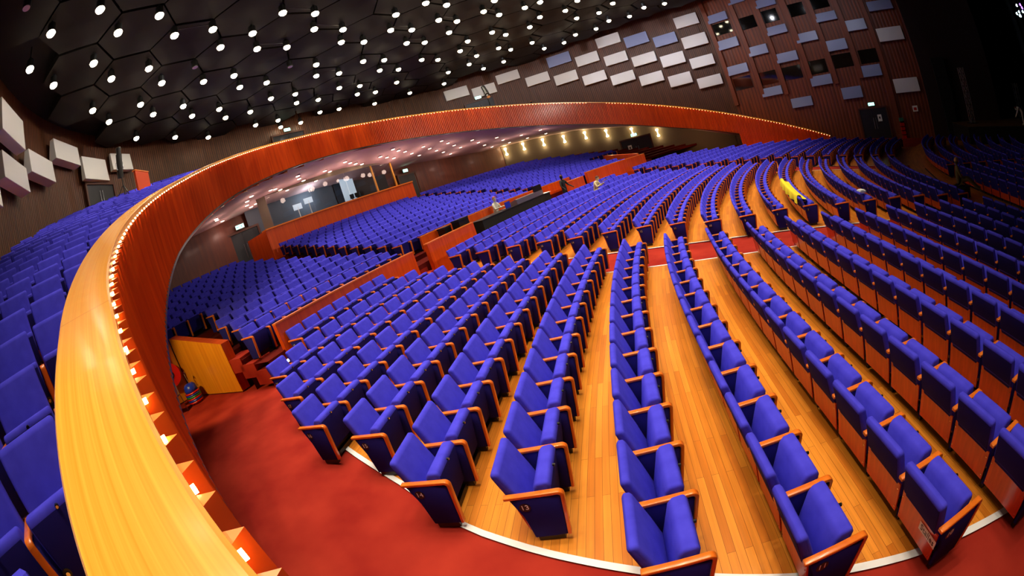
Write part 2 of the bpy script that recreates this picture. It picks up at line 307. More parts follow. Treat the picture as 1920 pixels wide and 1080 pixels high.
SOFL = [(-48.54,-9.68),(-49.25,-9.43),(-50.45,-8.77),(-51.77,-7.82),(-47.05,-8.01),(-48.04,-7.92),(-49.28,-7.51),(-50.42,-6.85),(-50.08,-6.63),(-48.1,-6.42),(-48.4,-6.0),(-49.02,-5.41),(-49.67,-4.67),(-47.48,-4.94),(-48.22,-4.5),(-48.92,-3.87),(-49.43,-3.23),(-49.89,-2.5),(-48.6,-2.5),(-49.05,-1.89),(-49.52,-1.12),(-49.77,-0.47),(-48.25,-1.21),(-48.63,-0.59),(-48.91,-0.01),(-49.11,0.59),(-48.41,1.62),(-48.56,2.25),(-48.76,2.98),(-47.58,2.07),(-47.77,2.65),(-48.04,3.42),(-48.52,4.41),(-49.33,5.82),(-47.54,4.65),(-48.09,5.74),(-48.57,6.84),(-49.04,8.0),(-49.64,9.37),(-46.66,5.54),(-47.04,6.51),(-47.51,7.6),(-48.03,8.82),(-46.31,8.2),(-46.83,9.47),(-47.57,11.07),(-48.5,13.2),(-45.49,9.96),(-46.25,11.71),(-47.53,14.38),(-44.79,12.08),(-45.96,14.73),(-42.83,11.62),(-44.22,14.76)]
M['floorwood_b'] = polar_mat('oak_strip_balcony', (.93, .58, .18), (.80, .44, .10), (.55, .27, .06), 1.3, .065, cx=37.9)

M['capwood'] = mat('cap_wood', (.97, .52, .16), .3, coat=.3)
M['acoustic_bluelit'] = mat('acoustic_panel_blue_lit', (.52, .56, .68), .4)
M['masking'] = mat('dark_mahogany', (.12, .035, .02), .8)
M['slatplain'] = mat('plain_slat', (.85, .28, .05), .5)
M['exitgreen2'] = mat('muted_green', (.2, .45, .35), .6)
M['stagelamp'] = mat('stage_lamp_white', (.9, 1, 1), .5, emit=(.8, .97, 1), es=12.)
M['stagelamp_violet'] = mat('stage_lamp_violet', (.7, .5, 1), .5, emit=(.6, .35, 1), es=8.)
M['panelwood_dark'] = uv_wood('back_wall_wood', (.42, .17, .05), (.32, .11, .03), 5, .5, rough=.5, coat=.1, seam=1.2)
def thin_glass():
    m = bpy.data.materials.new('clear_glass'); m.use_nodes = True; nt = m.node_tree; nt.nodes.clear(); N = nt.nodes.new
    o = N('ShaderNodeOutputMaterial'); t = N('ShaderNodeBsdfTransparent'); g = N('ShaderNodeBsdfGlossy'); x = N('ShaderNodeMixShader'); f = N('ShaderNodeFresnel')
    t.inputs[0].default_value = (.75, .8, .8, 1); g.inputs['Roughness'].default_value = .02; f.inputs['IOR'].default_value = 1.6
    nt.links.new(f.outputs[0], x.inputs[0]); nt.links.new(t.outputs[0], x.inputs[1]); nt.links.new(g.outputs[0], x.inputs[2]); nt.links.new(x.outputs[0], o.inputs[0]); return m
M['clearglass'] = thin_glass()

for k_, v_ in (('carpet', None),): M[k_] = mat('red_carpet_pile', (.60, .15, .11), .95, spec=.1, var=(.52, .10, .085), vscale=(1.3, 1.3, 1.3), bump=.15, sheen=.15)
M['slat'] = uv_wood('slat_wood_bright', (.93, .37, .05), (.82, .27, .03), 9, .6, rough=.4, coat=.15)
M['panelwood'] = uv_wood('partition_wood_bright', (.92, .36, .06), (.84, .28, .04), 9, .5, rough=.35, coat=.2, seam=1.6)
M['soffit'] = mat('soffit_plaster_light', (.82, .66, .66), .8)
M['ceil'] = mat('ceiling_void', (.05, .035, .03), .9); M['ceilpanel'] = mat('ceiling_panel_dark', (.085, .062, .045), .7, spec=.2)
M['led'] = mat('led_string', (1, .8, .5), .5, emit=(1, .80, .50), es=7.)
M['acoustic'] = mat('acoustic_panel_pale', (.90, .90, .89), .35)
M['acoustic_bluelit'] = mat('acoustic_panel_blue_light', (.55, .60, .76), .35)  # dim blue light on the white panels, put into their colour

M['fabric'] = mat('blue_seat_fabric', (.27, .25, .88), .9, spec=.12, var=(.235, .215, .82), vscale=(9, 9, 9))
M['fabric_dark'] = mat('navy_shade_seat_fabric', (.135, .12, .46), .9, spec=.1)  # navy side panels; also shade painted on cushion undersides and backrest rears
M['carpet'] = mat('red_carpet_tufted', (.74, .22, .13), .95, spec=.1, var=(.60, .13, .09), vscale=(1.6, 1.6, 1.6), bump=.15)
M['led'] = mat('led_beads', (1, .8, .5), .5, emit=(1, .82, .55), es=22.)

M['fabric'] = mat('blue_seat_cloth', (.30, .28, .87), .9, spec=.12, var=(.26, .24, .81), vscale=(9, 9, 9))
M['carpet'] = mat('red_carpet_mottled', (.66, .20, .14), .95, spec=.1, var=(.53, .115, .09), vscale=(1.6, 1.6, 1.6), bump=.15)  # random mottling between two reds
M['rail'] = uv_wood('rail_beech', (1., .70, .25), (.96, .60, .16), .45, 70, rough=.24, coat=.35, seam=3.1, seamcol=(.85, .45, .1))
# ------------------------------------------------------------------ room shell
def wall_points():
    P = []
    for i in range(14): X = -9.-(i/14)*21.5; P.append((X, -wallY(X)))
    n = 90
    for i in range(n+1):
        t = -pi/2+pi*i/n; c, s = cos(t), sin(t)
        P.append((XC-24.2*abs(c)**(2/2.7), 20.6*(1 if s > 0 else -1)*abs(s)**(2/2.7)))
    for i in range(1, 15): X = -30.5+(i/14)*21.5; P.append((X, wallY(X)))
    return P
WP = wall_points()
def strip(mb, pts, z0, z1, mi=0, inset=0., u0=0.):
    """vertical band along pts; z0, z1 numbers or functions of (x,y)"""
    u = u0
    for (a, b) in zip(pts, pts[1:]):
        d = math.hypot(b[0]-a[0], b[1]-a[1])
        za0, zb0 = (z0(*a), z0(*b)) if callable(z0) else (z0, z0)
        za1, zb1 = (z1(*a), z1(*b)) if callable(z1) else (z1, z1)
        mb.add([(*a, za0), (*b, zb0), (*b, zb1), (*a, za1)], [(0, 1, 2, 3)], mi, [[(u, za0), (u+d, zb0), (u+d, zb1), (u, za1)]])
        u += d
def inset_pts(pts, d):
    out = []
    for i, p in enumerate(pts):
        a = pts[max(0, i-1)]; b = pts[min(len(pts)-1, i+1)]; L = math.hypot(b[0]-a[0], b[1]-a[1]) or 1
        out.append((p[0]-(b[1]-a[1])/L*-d*-1, p[1]+(b[0]-a[0])/L*-d)) if False else out.append((p[0]+(b[1]-a[1])/L*d, p[1]-(b[0]-a[0])/L*d))
    return out
nw = len(WP)
near = [p for p in WP if p[1] < -12.]; back = [p for p in WP if abs(p[1]) <= 12.6 and p[0] < -40]; far = [p for p in WP if p[1] > 12. and p[0] < -16.6]; pros = [p for p in WP if p[1] > 0 and p[0] >= -18]
for nm, pts, mt in (('wall_left', near, 'ribwall'), ('wall_back', back, 'ribwall'), ('wall_right', far, 'ribwall'), ('wall_right_stage_end', pros, 'ribwall_red')):
    mb = MB(); strip(mb, pts, -1.6, ZC+.3); mb.obj(nm, M[mt], kind='structure')
# red ribbed section of the far wall and its dark neighbour
mb = MB(); P = [(X, wallY(X)-.06) for X in [-29.6+.65*i for i in range(21)]]; strip(mb, P, -1.4, ZC); mb.obj('wall_right_panelling', M['ribwall_red'], kind='structure')
# lower skin beneath the balcony
low = inset_pts(WP, .05)
low = [p for p in low if p[0] < -30.4 and math.hypot(*p) < RWALL]
_a = max(math.asin(p[1]/math.hypot(*p)) for p in low if p[0] < -45 and p[1] > 0); arcb = [(-RWALL*cos(_a*i/40), RWALL*sin(_a*i/40)) for i in range(-40, 41)]
mb = MB(); strip(mb, arcb[-1:]+[p for p in low if p[1] > 13.], -.6, lambda x, y: soff(x, y)+.15); mb.obj('wall_right_lower', M['lowwall'], kind='structure')
mb = MB(); strip(mb, [p for p in low if p[1] < -13.]+arcb, -.6, lambda x, y: soff(x, y)+.15); mb.obj('wall_back_lower', M['panelwood_dark'] if 'panelwood_dark' in M else M['ribwall'], kind='structure')
# ceiling: black slab with hexagonal panels hung just below it
mb = MB(); mb.box((-26, 0, ZC+.35), (62, 60, .1))
mb.obj('ceiling', M['ceil'], kind='structure')
mb = MB(); rr = 1.535
for k in range(-4, 12):
    for off, y0 in ((0., -4.32), (1.40, -6.68)):
        X = -46.41+2.8*k+off
        for m in range(-4, 7):
            Y = y0+4.70*m
            if X < -54 or abs(Y) > 20 or X > -18 or abs(Y) > (wallY(X) if X > -54.7 else 0)-1.5: continue
            top = [(X+rr*.94*sin(pi/3*i), Y+rr*.94*cos(pi/3*i), ZC-.02) for i in range(6)]
            bot = [(X+rr*sin(pi/3*i), Y+rr*cos(pi/3*i), ZC-.42) for i in range(6)]
            c = (X, Y, ZC-.47)
            mb.add(top+bot+[c], [(i, (i+1) % 6, 6+(i+1) % 6, 6+i) for i in range(6)]+[(6+i, 6+(i+1) % 6, 12) for i in range(6)], 0)
mb.obj('ceiling_panels', M['ceilpanel'], kind='structure')
# ---- floors
def sector(mb, R1, R2, f1, f2, z, n=None, nr=1, mi=0, dz=0.):
    """ring sector; f1,f2 are phi limits (number or function of R); z number or function of R"""
    n = n or 40
    F1 = f1 if callable(f1) else (lambda R: f1); F2 = f2 if callable(f2) else (lambda R: f2); Z = z if callable(z) else (lambda R: z)
    P = []
    for i in range(nr+1):
        R = R1+(R2-R1)*i/nr
        for j in range(n+1):
            P.append(V(R, F1(R)+(F2(R)-F1(R))*j/n, Z(R)+dz))
    w = n+1
    return mb.add(P, [(i*w+j, i*w+j+1, (i+1)*w+j+1, (i+1)*w+j) for i in range(nr) for j in range(n)], mi)
zb = lambda R: min(zR(R), .415)
mb = MB(); sector(mb, 9, 39.9, PC-.85, PC+.85, zb, 90, 60, dz=-.012); sector(mb, 39.9, 44., PC-.60, PC-.30, zb, 30, 3, dz=-.012); mb.obj('floor', M['carpet'], kind='structure')
EDGE = [(20., -3.), (24.3, -2.0), (27.5, -1.5), (29.04, -1.242), (29.88, -1.06), (30.77, -.791), (31.77, -.397), (32.53, -.08), (33.14, .205), (33.96, .806), (34.93, 1.411), (35.7, 1.95), (36.6, 2.6), (37.2, 3.3), (38.02, 3.9)]
sA = lambda R: interp(R, [e[0] for e in EDGE], [e[1] for e in EDGE])/R
fC = lambda R: 2*PC-sA(R)
mb = MB(); sector(mb, Rk(.2), 38.0, sA, .2165, zb, 40, 60, dz=.004); mb.obj('floor_boards_near', M['floorwood'], kind='structure')
mb = MB(); sector(mb, Rk(.2), 37.6, .2665, .655, zb, 60, 60, dz=.004); mb.obj('floor_boards_centre', M['floorwood'], kind='structure')
mb = MB(); sector(mb, Rk(.2), 37.6, .70, fC, zb, 40, 60, dz=.004); mb.obj('floor_boards_far', M['floorwood'], kind='structure')
mb = MB(); sector(mb, 9.5, Rk(.2), PC-.62, PC+.75, zb, 60, 20, dz=.003); mb.obj('floor_front', M['floorwood'], kind='structure')
n = 0
for f, w, R2 in ((sA, .07, 37.), (lambda R: .2165, .05, 38.), (lambda R: .2665, .05, 37.6), (lambda R: .655, .05, 37.6), (lambda R: .70, .05, 37.6)):
    n += 1; mb = MB(); sector(mb, Rk(.2), R2, (lambda R, f=f, w=w: f(R)-w/R), f, zb, 1, 80, dz=.010); mb.obj('trim_%d' % n, M['white'], kind='structure')
# raised rear stalls: one tread per row
REAR = [(38.4+.8*j, z) for j, z in enumerate([.94, 1.09, 1.225, 1.37, 1.525, 1.69, 1.86, 2.02, 2.19, 2.35, 2.51, 2.66, 2.81])]
def wphi(R, sgn):
    lo, hi = 0., 1.2
    for _ in range(30):
        m = (lo+hi)/2; X, Y = -R*cos(m), R*sin(m)
        if X > -54.7 and Y < wallY(X): lo = m
        else: hi = m
    return PC+sgn*(lo+.003)
def rear_start(R):
    a = math.asin(14.05/R); b = math.acos(min(1, 39.42/R)); return max(wphi(R, -1), PC-max(a, b))
mb = MB(); zprev = .40
for j, (R, z) in enumerate(REAR):
    f1, f2 = ((lambda R: .095), (lambda R: 2*PC-.095)) if j < 2 else ((lambda R: rear_start(R)), (lambda R: wphi(R, 1)))
    R1, R2 = R-.37, R+.43 if j < 12 else 52.2
    pieces = [(f1, f2)] if j else [(f1, lambda R: .268), (lambda R: .268, lambda R: .345), (lambda R: .592, f2)]
    for g1, g2 in pieces:
        sector(mb, R1, R2, g1, g2, z, 60, 1 if j < 12 else 6)
        n_ = 60; P = []
        for i in range(n_+1):
            ph = g1(R1)+(g2(R1)-g1(R1))*i/n_; P += [V(R1, ph, (zprev if j != 1 else .40)-.02), V(R1, ph, z)]
        mb.add(P, [(2*i, 2*i+2, 2*i+3, 2*i+1) for i in range(n_)])
    zprev = z
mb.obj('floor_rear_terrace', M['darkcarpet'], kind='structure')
# row 19 platform and the little stairs at the aisle heads
def slab(name, R1, R2, f1, f2, z0, z1, mt, **kw):
    mb = MB(); n = 8; P = []
    for R in (R1, R2):
        for i in range(n+1):
            ph = f1+(f2-f1)*i/n; P += [V(R, ph, z0), V(R, ph, z1)]
    w = 2*(n+1); F = []
    for i in range(n):
        a = 2*i; b = w+2*i
        F += [(a, a+2, a+3, a+1), (b, b+1, b+3, b+2), (a+1, a+3, b+3, b+1), (a, b, b+2, a+2)]
    F += [(0, 1, w+1, w), (2*n, w+2*n, w+2*n+1, 2*n+1)]
    uv = []
    for f in F: uv.append([(PC and (R1*(f1+(f2-f1)*((i % w)//2)/n)), P[i].z+(.3 if i >= w else 0)) for i in f])
    mb.add(P, F, 0, uv)
    return mobj(name, fixn(mb.mesh(name, M[mt])), **kw)
slab('floor_last_row', Rk(19)-.33, 38.02, .100, .2165, .36, .55, 'floorwood', kind='structure')
for f1, f2 in ((.0945, .1085), (.222, .268)):
    for i, (R1, R2, z) in enumerate(((37.35, 37.75, .53), (37.75, 38.03, .66), (38.03, 38.5, .80), (38.5, 38.9, .98), (38.9, 39.4, 1.14))):
        slab('stair_step', R1, R2+.12, f1, f2, z-.3, z, 'carpet', kind='structure')
for i, (R, f, z) in enumerate(((37.33, .1015, .47), (37.73, .1055, .60), (38.01, .1075, .735))):
    mb = MB(); p = V(R-.012, f, z); mb.tube(p, p+Vector((.02, 0, 0)), .03, 12)
    mb.obj('step_light', M['steplight'], label='small round white light set in the %s red carpet step' % ('lowest', 'middle', 'highest lit')[i], cat='light', group='step lights at the aisle stairs') if False else props(mb.obj('step_light', M['steplight']), 'small round white light in the %s lit riser of the carpeted stairs' % ('lowest', 'middle', 'highest')[i], 'light', 'step lights on the aisle stairs')

# ------------------------------------------------------------------ balcony
def rail_path(step): n = int(FS[-1]/step); return [FS[-1]*i/n for i in range(n+1)]
def rp(s, r): return fpt(s, r-16.10)
def rz(s): return zrail(*fpt(s))
def bz(s):
    X, Y = fpt(s)
    if (Y < 0 and X > -28.4) or (Y > 0 and X > -29.7): return zR(math.hypot(X, Y))-.03
    return zlow(X, Y)
balc = empty('balcony_front', (XC, 0, 0), label='curved orange slatted balcony front with a broad bright wooden handrail', cat='balcony')
balc.location = (0, 0, 0)
T = rail_path(.18)
mb = MB(); prof = [(16.10, -.065), (16.10, -.012), (16.112, 0.), (16.408, 0.), (16.42, -.012), (16.42, -.065)]
for a, b in zip(T, T[1:]):
    za, zb2 = rz(a), rz(b); n = len(prof)
    for i in range(n):
        (r0, d0), (r1, d1) = prof[i], prof[(i+1) % n]
        mb.add([(*rp(a, r0), za+d0), (*rp(b, r0), zb2+d0), (*rp(b, r1), zb2+d1), (*rp(a, r1), za+d1)], [(0, 1, 2, 3)], 0, [[(a, r0+d0), (b, r0+d0), (b, r1+d1), (a, r1+d1)]])
for t in (T[0], T[-1]): mb.add([(*rp(t, r), rz(t)+d) for r, d in prof], [tuple(range(6))])
mobj('handrail', fixn(mb.mesh('handrail', M['rail'])), balc)
# slats: continuous skin with triangular fins
T2 = rail_path(.115); mb = MB(); RS = 16.122
for a, b in zip(T2, T2[1:]):
    c, tp, um = a+(b-a)*.46, a+(b-a)*.20, a; zt = lambda t: rz(t)-.085
    q = [(rp(a, RS), a), (rp(tp, RS-.066), tp), (rp(c, RS), c), (rp(b, RS), b)]; vs = []
    for xy, t in q: vs += [(*xy, bz(t)), (*xy, zt(t))]
    uvq = lambda u0, u1, t: [(u0, bz(t)), (u1, bz(t)), (u1, zt(t)), (u0, zt(t))]
    mb.add(vs, [(0, 2, 3, 1), (2, 4, 5, 3), (4, 6, 7, 5)], 0, [uvq(um, um+.03, a), uvq(um+.03, um+.06, c), uvq(um+.06, um+.115, b)])
    mb.add(vs, [(1, 3, 5), (0, 4, 2)], 1)
mobj('slat_front', mb.mesh('slat_front', [M['slat'], M['capwood']]), balc)
# end wall of the far ramp, back of the parapet, dark lower lip
mb = MB()
for a, b in zip(T, T[1:]):
    A_, B_ = rp(a, 16.38), rp(b, 16.38); lo = lambda t: max(rz(t)-1.35, zR(math.hypot(*fpt(t)))-.05)
    mb.add([(*A_, lo(a)), (*B_, lo(b)), (*B_, rz(b)-.05), (*A_, rz(a)-.05)], [(0, 1, 2, 3)], 0, [[(a, lo(a)), (b, lo(b)), (b, rz(b)), (a, rz(a))]])
for t in (T[0], T[-1]):
    mb.add([(*rp(t, 16.05), bz(t)), (*rp(t, 16.38), bz(t)), (*rp(t, 16.38), rz(t)-.06), (*rp(t, 16.05), rz(t)-.06)], [(0, 1, 2, 3)], 0, [[(0, 0), (.3, 0), (.3, 1), (0, 1)]])
mb.obj('parapet_back', M['panelwood'], balc)
T3 = [t for t in rail_path(.15) if (lambda q: (q[1] < 0 and q[0] < -28.45) or (q[1] >= 0 and q[0] < -29.75))(fpt(t))]
mb = MB(); pr = [(16.06, .015), (16.06, -.03), (16.16, -.03), (16.16, .015)]
for a, b in zip(T3, T3[1:]):
    for i in range(4):
        (r0, d0), (r1, d1) = pr[i], pr[(i+1) % 4]
        mb.add([(*rp(a, r0), bz(a)+d0), (*rp(b, r0), bz(b)+d0), (*rp(b, r1), bz(b)+d1), (*rp(a, r1), bz(a)+d1)], [(0, 1, 2, 3)])
mobj('underside_trim', fixn(mb.mesh('underside_trim', M['black'])), balc)
mb = MB()
for t in rail_path(.20):
    q = fpt(t)
    if 0 < q[1] and -39.0 < q[0] < -38.0: continue      # short dark gap in the string
    x, y = rp(t, 16.100); mb.box((x, y, rz(t)-.080), (.020, .020, .016))
mb.obj('light_string', M['led'], balc, kind='stuff')
# soffit (ruled between the front's lower edge and the outer wall)
mb = MB(); NT, NR = 80, 8; P = []
for i in range(NT+1):
    th = -1.60+3.20*i/NT; rw = wallr(th)+.1
    for j in range(NR+1):
        t = j/NR; r0_ = frontr(th); r = r0_+.02+(rw-r0_)*t; z = (1-t)*interp(th, FTH, FZ)+t*interp(th, TW, ZW); P.append((XC-r*cos(th), r*sin(th), z))
mb.add(P, [(i*(NR+1)+j, i*(NR+1)+j+1, (i+1)*(NR+1)+j+1, (i+1)*(NR+1)+j) for i in range(NT) for j in range(NR)])
mb.obj('ceiling_soffit', M['soffit'], kind='structure')
# balcony terraces, rows are wide arcs about (BX,0)
BX, BR, BP = 37.9, 70.505, .797
def bfloor(k): return 1.845+.307*k-.0012*k*k
def barc(R, sgn_far=False):
    """psi intervals of radius R (about BX) lying on the balcony: list of (psi0, psi1)"""
    out = []; cur = None; N = 400
    for i in range(N+1):
        ps = -.36+.72*i/N; X = BX-R*cos(ps); Y = R*sin(ps)
        ok = X > -54.8 and abs(Y) < wallY(X)+.1 and not inside_void(X, Y, .26)
        if ok and cur is None: cur = ps
        if not ok and cur is not None: out.append((cur, ps)); cur = None
    if cur is not None: out.append((cur, .36))
    return out
mb = MB()
for k in range(-7, 31):
    Ro = BR+BP*k-.445; R1, R2 = Ro-.30, Ro+BP-.30; z = bfloor(k); I1, I2 = barc(R1+.02), barc(R2-.02)
    if len(I1) != len(I2): I1 = I2 = barc((R1+R2)/2)
    for (a0, a1), (b0, b1) in zip(I1, I2):
        n_ = 24; P = []
        for i in range(n_+1):
            t = i/n_; p1, p2 = a0+(a1-a0)*t, b0+(b1-b0)*t
            P += [(BX-R1*cos(p1), R1*sin(p1), z-.33), (BX-R1*cos(p1), R1*sin(p1), z), (BX-R2*cos(p2), R2*sin(p2), z)]
        mb.add(P, [(3*i, 3*i+3, 3*i+4, 3*i+1) for i in range(n_)]+[(3*i+1, 3*i+4, 3*i+5, 3*i+2) for i in range(n_)])
mb.obj('floor_balcony', M['floorwood_b'] if 'floorwood_b' in M else M['floorwood'], kind='structure')
# ------------------------------------------------------------------ theatre seats
W = .54
def arc_poly(cx, cz, r, a0, a1, n):
    return [(cx+r*cos(a0+(a1-a0)*i/n), cz+r*sin(a0+(a1-a0)*i/n)) for i in range(n+1)]
PB = [(-.262, .215), (-.325, .43), (-.408, .682), (-.425, .708), (-.460, .712), (-.484, .690), (-.412, .43), (-.388, .405), (-.345, .215)]
PCU = [(-.082, .525), (-.100, .572), (-.185, .567), (-.215, .525), (-.272, .240), (-.245, .140), (-.150, .115)]
PA = [(-.430, .520)]+arc_poly(-.045, .475, .045, pi/2, .10, 5)+[(-.045, .055), (-.072, .055)]+arc_poly(-.050, .470, .022, .10, pi/2, 4)+[(-.430, .492)]
PP = [(-.392, .491), (-.052, .491), (-.030, .470), (-.073, .056), (-.318, .056), (-.335, .30)]
def seat_meshes():
    D = {}
    for nm, tall in (('backrest', 0.), ('backrest_tall', .14)):
        poly = [(x, z+tall*max(0, z-.215)/.49) for x, z in PB]
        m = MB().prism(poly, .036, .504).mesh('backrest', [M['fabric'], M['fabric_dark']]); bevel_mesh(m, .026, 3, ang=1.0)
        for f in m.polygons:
            if f.normal.x < -.75 and abs(f.normal.y) < .4 and f.center.z < .66+tall*.9: f.material_index = 1  # shade on the backrest rear, painted with the navy
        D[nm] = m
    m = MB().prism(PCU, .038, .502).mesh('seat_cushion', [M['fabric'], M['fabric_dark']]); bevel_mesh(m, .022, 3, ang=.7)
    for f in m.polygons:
        if f.normal.x > .75 and f.normal.z < .12 and abs(f.normal.y) < .5: f.material_index = 1  # shade under the tipped-up cushion, painted with the navy
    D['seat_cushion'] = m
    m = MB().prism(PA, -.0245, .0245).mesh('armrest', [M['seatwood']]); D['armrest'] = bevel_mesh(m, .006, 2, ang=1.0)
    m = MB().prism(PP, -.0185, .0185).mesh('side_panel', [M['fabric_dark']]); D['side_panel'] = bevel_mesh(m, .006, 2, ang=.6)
    b = MB().prism([(-.385, .402), (-.373, .402), (-.336, .112), (-.348, .112)], .021, .516)
    for y in (.038, .50):
        for z in (.16, .35): b.tube((-.349-.128*(z-.112)-.001, y, z), (-.349-.128*(z-.112)-.005, y, z), .006, 6, 1)
    D['back_panel'] = b.mesh('back_panel', [M['backwood'], M['chrome']])
    b = MB().box((-.20, .27, .028), (.07, .47, .05)); b.box((-.20, .012, .028), (.20, .04, .055)); b.box((-.22, .27, .06), (.02, .46, .05))
    D['floor_rail'] = b.mesh('floor_rail', [M['black']])
    b = MB(); b.tube((-.088, .27, .535), (-.070, .27, .532), .013, 10, 0); b.tube((-.070, .27, .532), (-.068, .27, .5315), .009, 10, 1)
    D['number_button'] = b.mesh('number_button', [M['black'], M['chrome']])
    for s in (-1, 1):
        b = MB(); y = .27+s*.208; b.tube((-.155, y, .27), (-.122, y, .262), .030, 10, 0); b.tube((-.1225, y, .262), (-.114, y, .26), .014, 10, 1)
        D['tip_hinge%d' % s] = b.mesh('tip_hinge', [M['black'], M['chrome']])
    return D
SM = seat_meshes()
def end_disc(txt):
    b = MB(); b.tube((-.300, -.0195, .405), (-.300, -.0225, .405), .042, 20, 0)
    if txt: add_text(b, txt, .066, (-.300, -.0232, .405), (1, 0, 0), (0, 0, 1), 1)
    return b.mesh('number_disc', [M['black'], M['white']])
_disc = {}
ORD = ['zeroth', 'first', 'second', 'third', 'fourth', 'fifth', 'sixth', 'seventh', 'eighth', 'ninth', 'tenth', 'eleventh', 'twelfth', 'thirteenth', 'fourteenth', 'fifteenth', 'sixteenth', 'seventeenth', 'eighteenth', 'nineteenth', 'twentieth']
ORD += ['twenty-'+o for o in ORD[1:10]]+['thirtieth']+['thirty-'+o for o in ORD[1:10]]+['fortieth']
# each row: id, list of seat origins (x, y, z, rotation), text of its end disc, wording
ROWS = []
def arc_row(block, k, R, z, s0, n, txt='', gap=()):
    seats = []
    for i in range(n):
        if i in gap: continue
        phi = (s0+W*(i+.5))/R; p = V(R, phi, z); a = -(phi-PC)
        seats.append((p.x+sin(a)*W/2, p.y-cos(a)*W/2, z, a, i))
    ROWS.append(dict(block=block, k=k, seats=seats, n=n, txt=txt))
AS = {9: (-1.46, 14), 10: (-1.25, 14), 11: (-1.0, 14), 12: (-.77, 14), 13: (0, 13), 14: (.19, 13), 15: (.92, 12), 16: (1.12, 12), 17: (1.85, 11), 18: (2.59, 10), 19: (4.18, 7)}
for k in range(1, 20):
    R = Rk(k); z = zk(k) if k < 19 else .55
    if k in AS: s0, n = AS[k]
    else: n = 14 if k > 4 else 13; s0 = .2145*R-n*W
    arc_row('A', k, R, z+.006, s0, n, str(k) if k > 9 else '', gap=())
    if k < 19:
        off = {1: .272, 2: .272, 3: .276, 4: .276, 5: .272, 6: .269, 7: .274, 8: .269, 9: .262, 10: .2605, 11: .268, 12: .2735, 13: .2705, 14: .267, 15: .2695, 16: .268, 17: .264, 18: .262}[k]
        arc_row('B', k, R, zk(k)+.006, off*R, int((.655-off)*R/W), str(k))
        s1 = .70*R; arc_row('C', k, R, zk(k)+.006, s1, max(5, int(((2*PC)*R-sA(R)*R-s1)/W)), str(k))
F1 = {-2: 19.45, -3: 18.55, -4: 17.65, -5: 16.75, -6: 15.85, -7: 14.95, -8: 14.05, -9: 13.15}
for k, R in F1.items():
    arc_row('F', k, R, zb(R)+.006, .455*R-W*14, 14, ''); arc_row('G', k, R, zb(R)+.006, .505*R, int(.56*R/W), '')
B2 = lambda R: .28+.0031*(R-38.4)/.8
for j, (R, z) in enumerate(REAR):
    if j < 2: s0 = (.100, .110)[j]*R
    else: s0 = max(rear_start(R)+.006, wphi(R, -1)+.055)*R
    e = .262*R
    n = int((e-s0)/W); s0 = e-n*W if j >= 2 else s0
    arc_row('D', j, R, z+.003, s0, n)
    b0, b1 = B2(R)*R, .527*R
    if j == 0: pass
    elif R < 48.9: arc_row('E', j, R, z+.003, b0, int((b1-b0)/W))
    c0 = (.60 if j == 0 else .54)*R; c1 = (wphi(R, 1)-.115)*R if R > 41.7 else .765*R
    arc_row('H', j, R, z+.003, c0, int((c1-c0)/W))
# balcony rows
for k in range(-3, 28):
    Rc = BR+BP*k; Ro = Rc-.445; z = bfloor(k)+.004
    iv = barc(Ro-.1)
    if not iv: continue
    lo, hi = iv[0]
    sfit = -16.573-.17*k+.016*k*k if k < 9 else None
    two = len(iv) > 1
    if two or k < 17: limit = hi*Rc
    else: limit = min(hi, .16)*Rc
    if sfit is None: sfit = limit-.1
    jn = [j for j in range(-8, 60)]
    seats = []
    for j in jn:
        sc = sfit-j*W; s = sc-.505; ps = (s+W/2)/Rc; a = -ps
        x = BX-Ro*cos(ps)+sin(a)*W/2; y = Ro*sin(ps)-cos(a)*W/2
        ok = True
        for lx, ly in ((.02, -.03), (.02, .57), (-.48, -.03), (-.48, .57)):
            X = x+lx*cos(a)-ly*sin(a); Y = y+lx*sin(a)+ly*cos(a); 
            if inside_void(X, Y, .36) or X < -54.2 or abs(Y) > wallY(max(X, -54.6))-.75 or Y > 12: ok = False
        if any(math.hypot(x-a_, y-b_) < 1.35 for a_, b_ in ((-48, -13.1), (-47.3, -14.2))): ok = False
        if ok: seats.append((x, y, z, a, len(seats)))
    if k >= 17 and seats: seats = seats[::-1][::-1]
    ROWS.append(dict(block='L', k=k, seats=seats, n=len(seats), txt=''))
# sound desk, followspot and camera bays keep a few places clear
def blocked(x, y): return False
CHAIR = ('B', min((q for r in ROWS if r['block'] == 'B' and r['k'] == 17 for q in r['seats']), key=lambda q: abs(q[4]-int((.535-.264)*35.7/W)))[4]); DROP.add(('B', 17, CHAIR[1]))
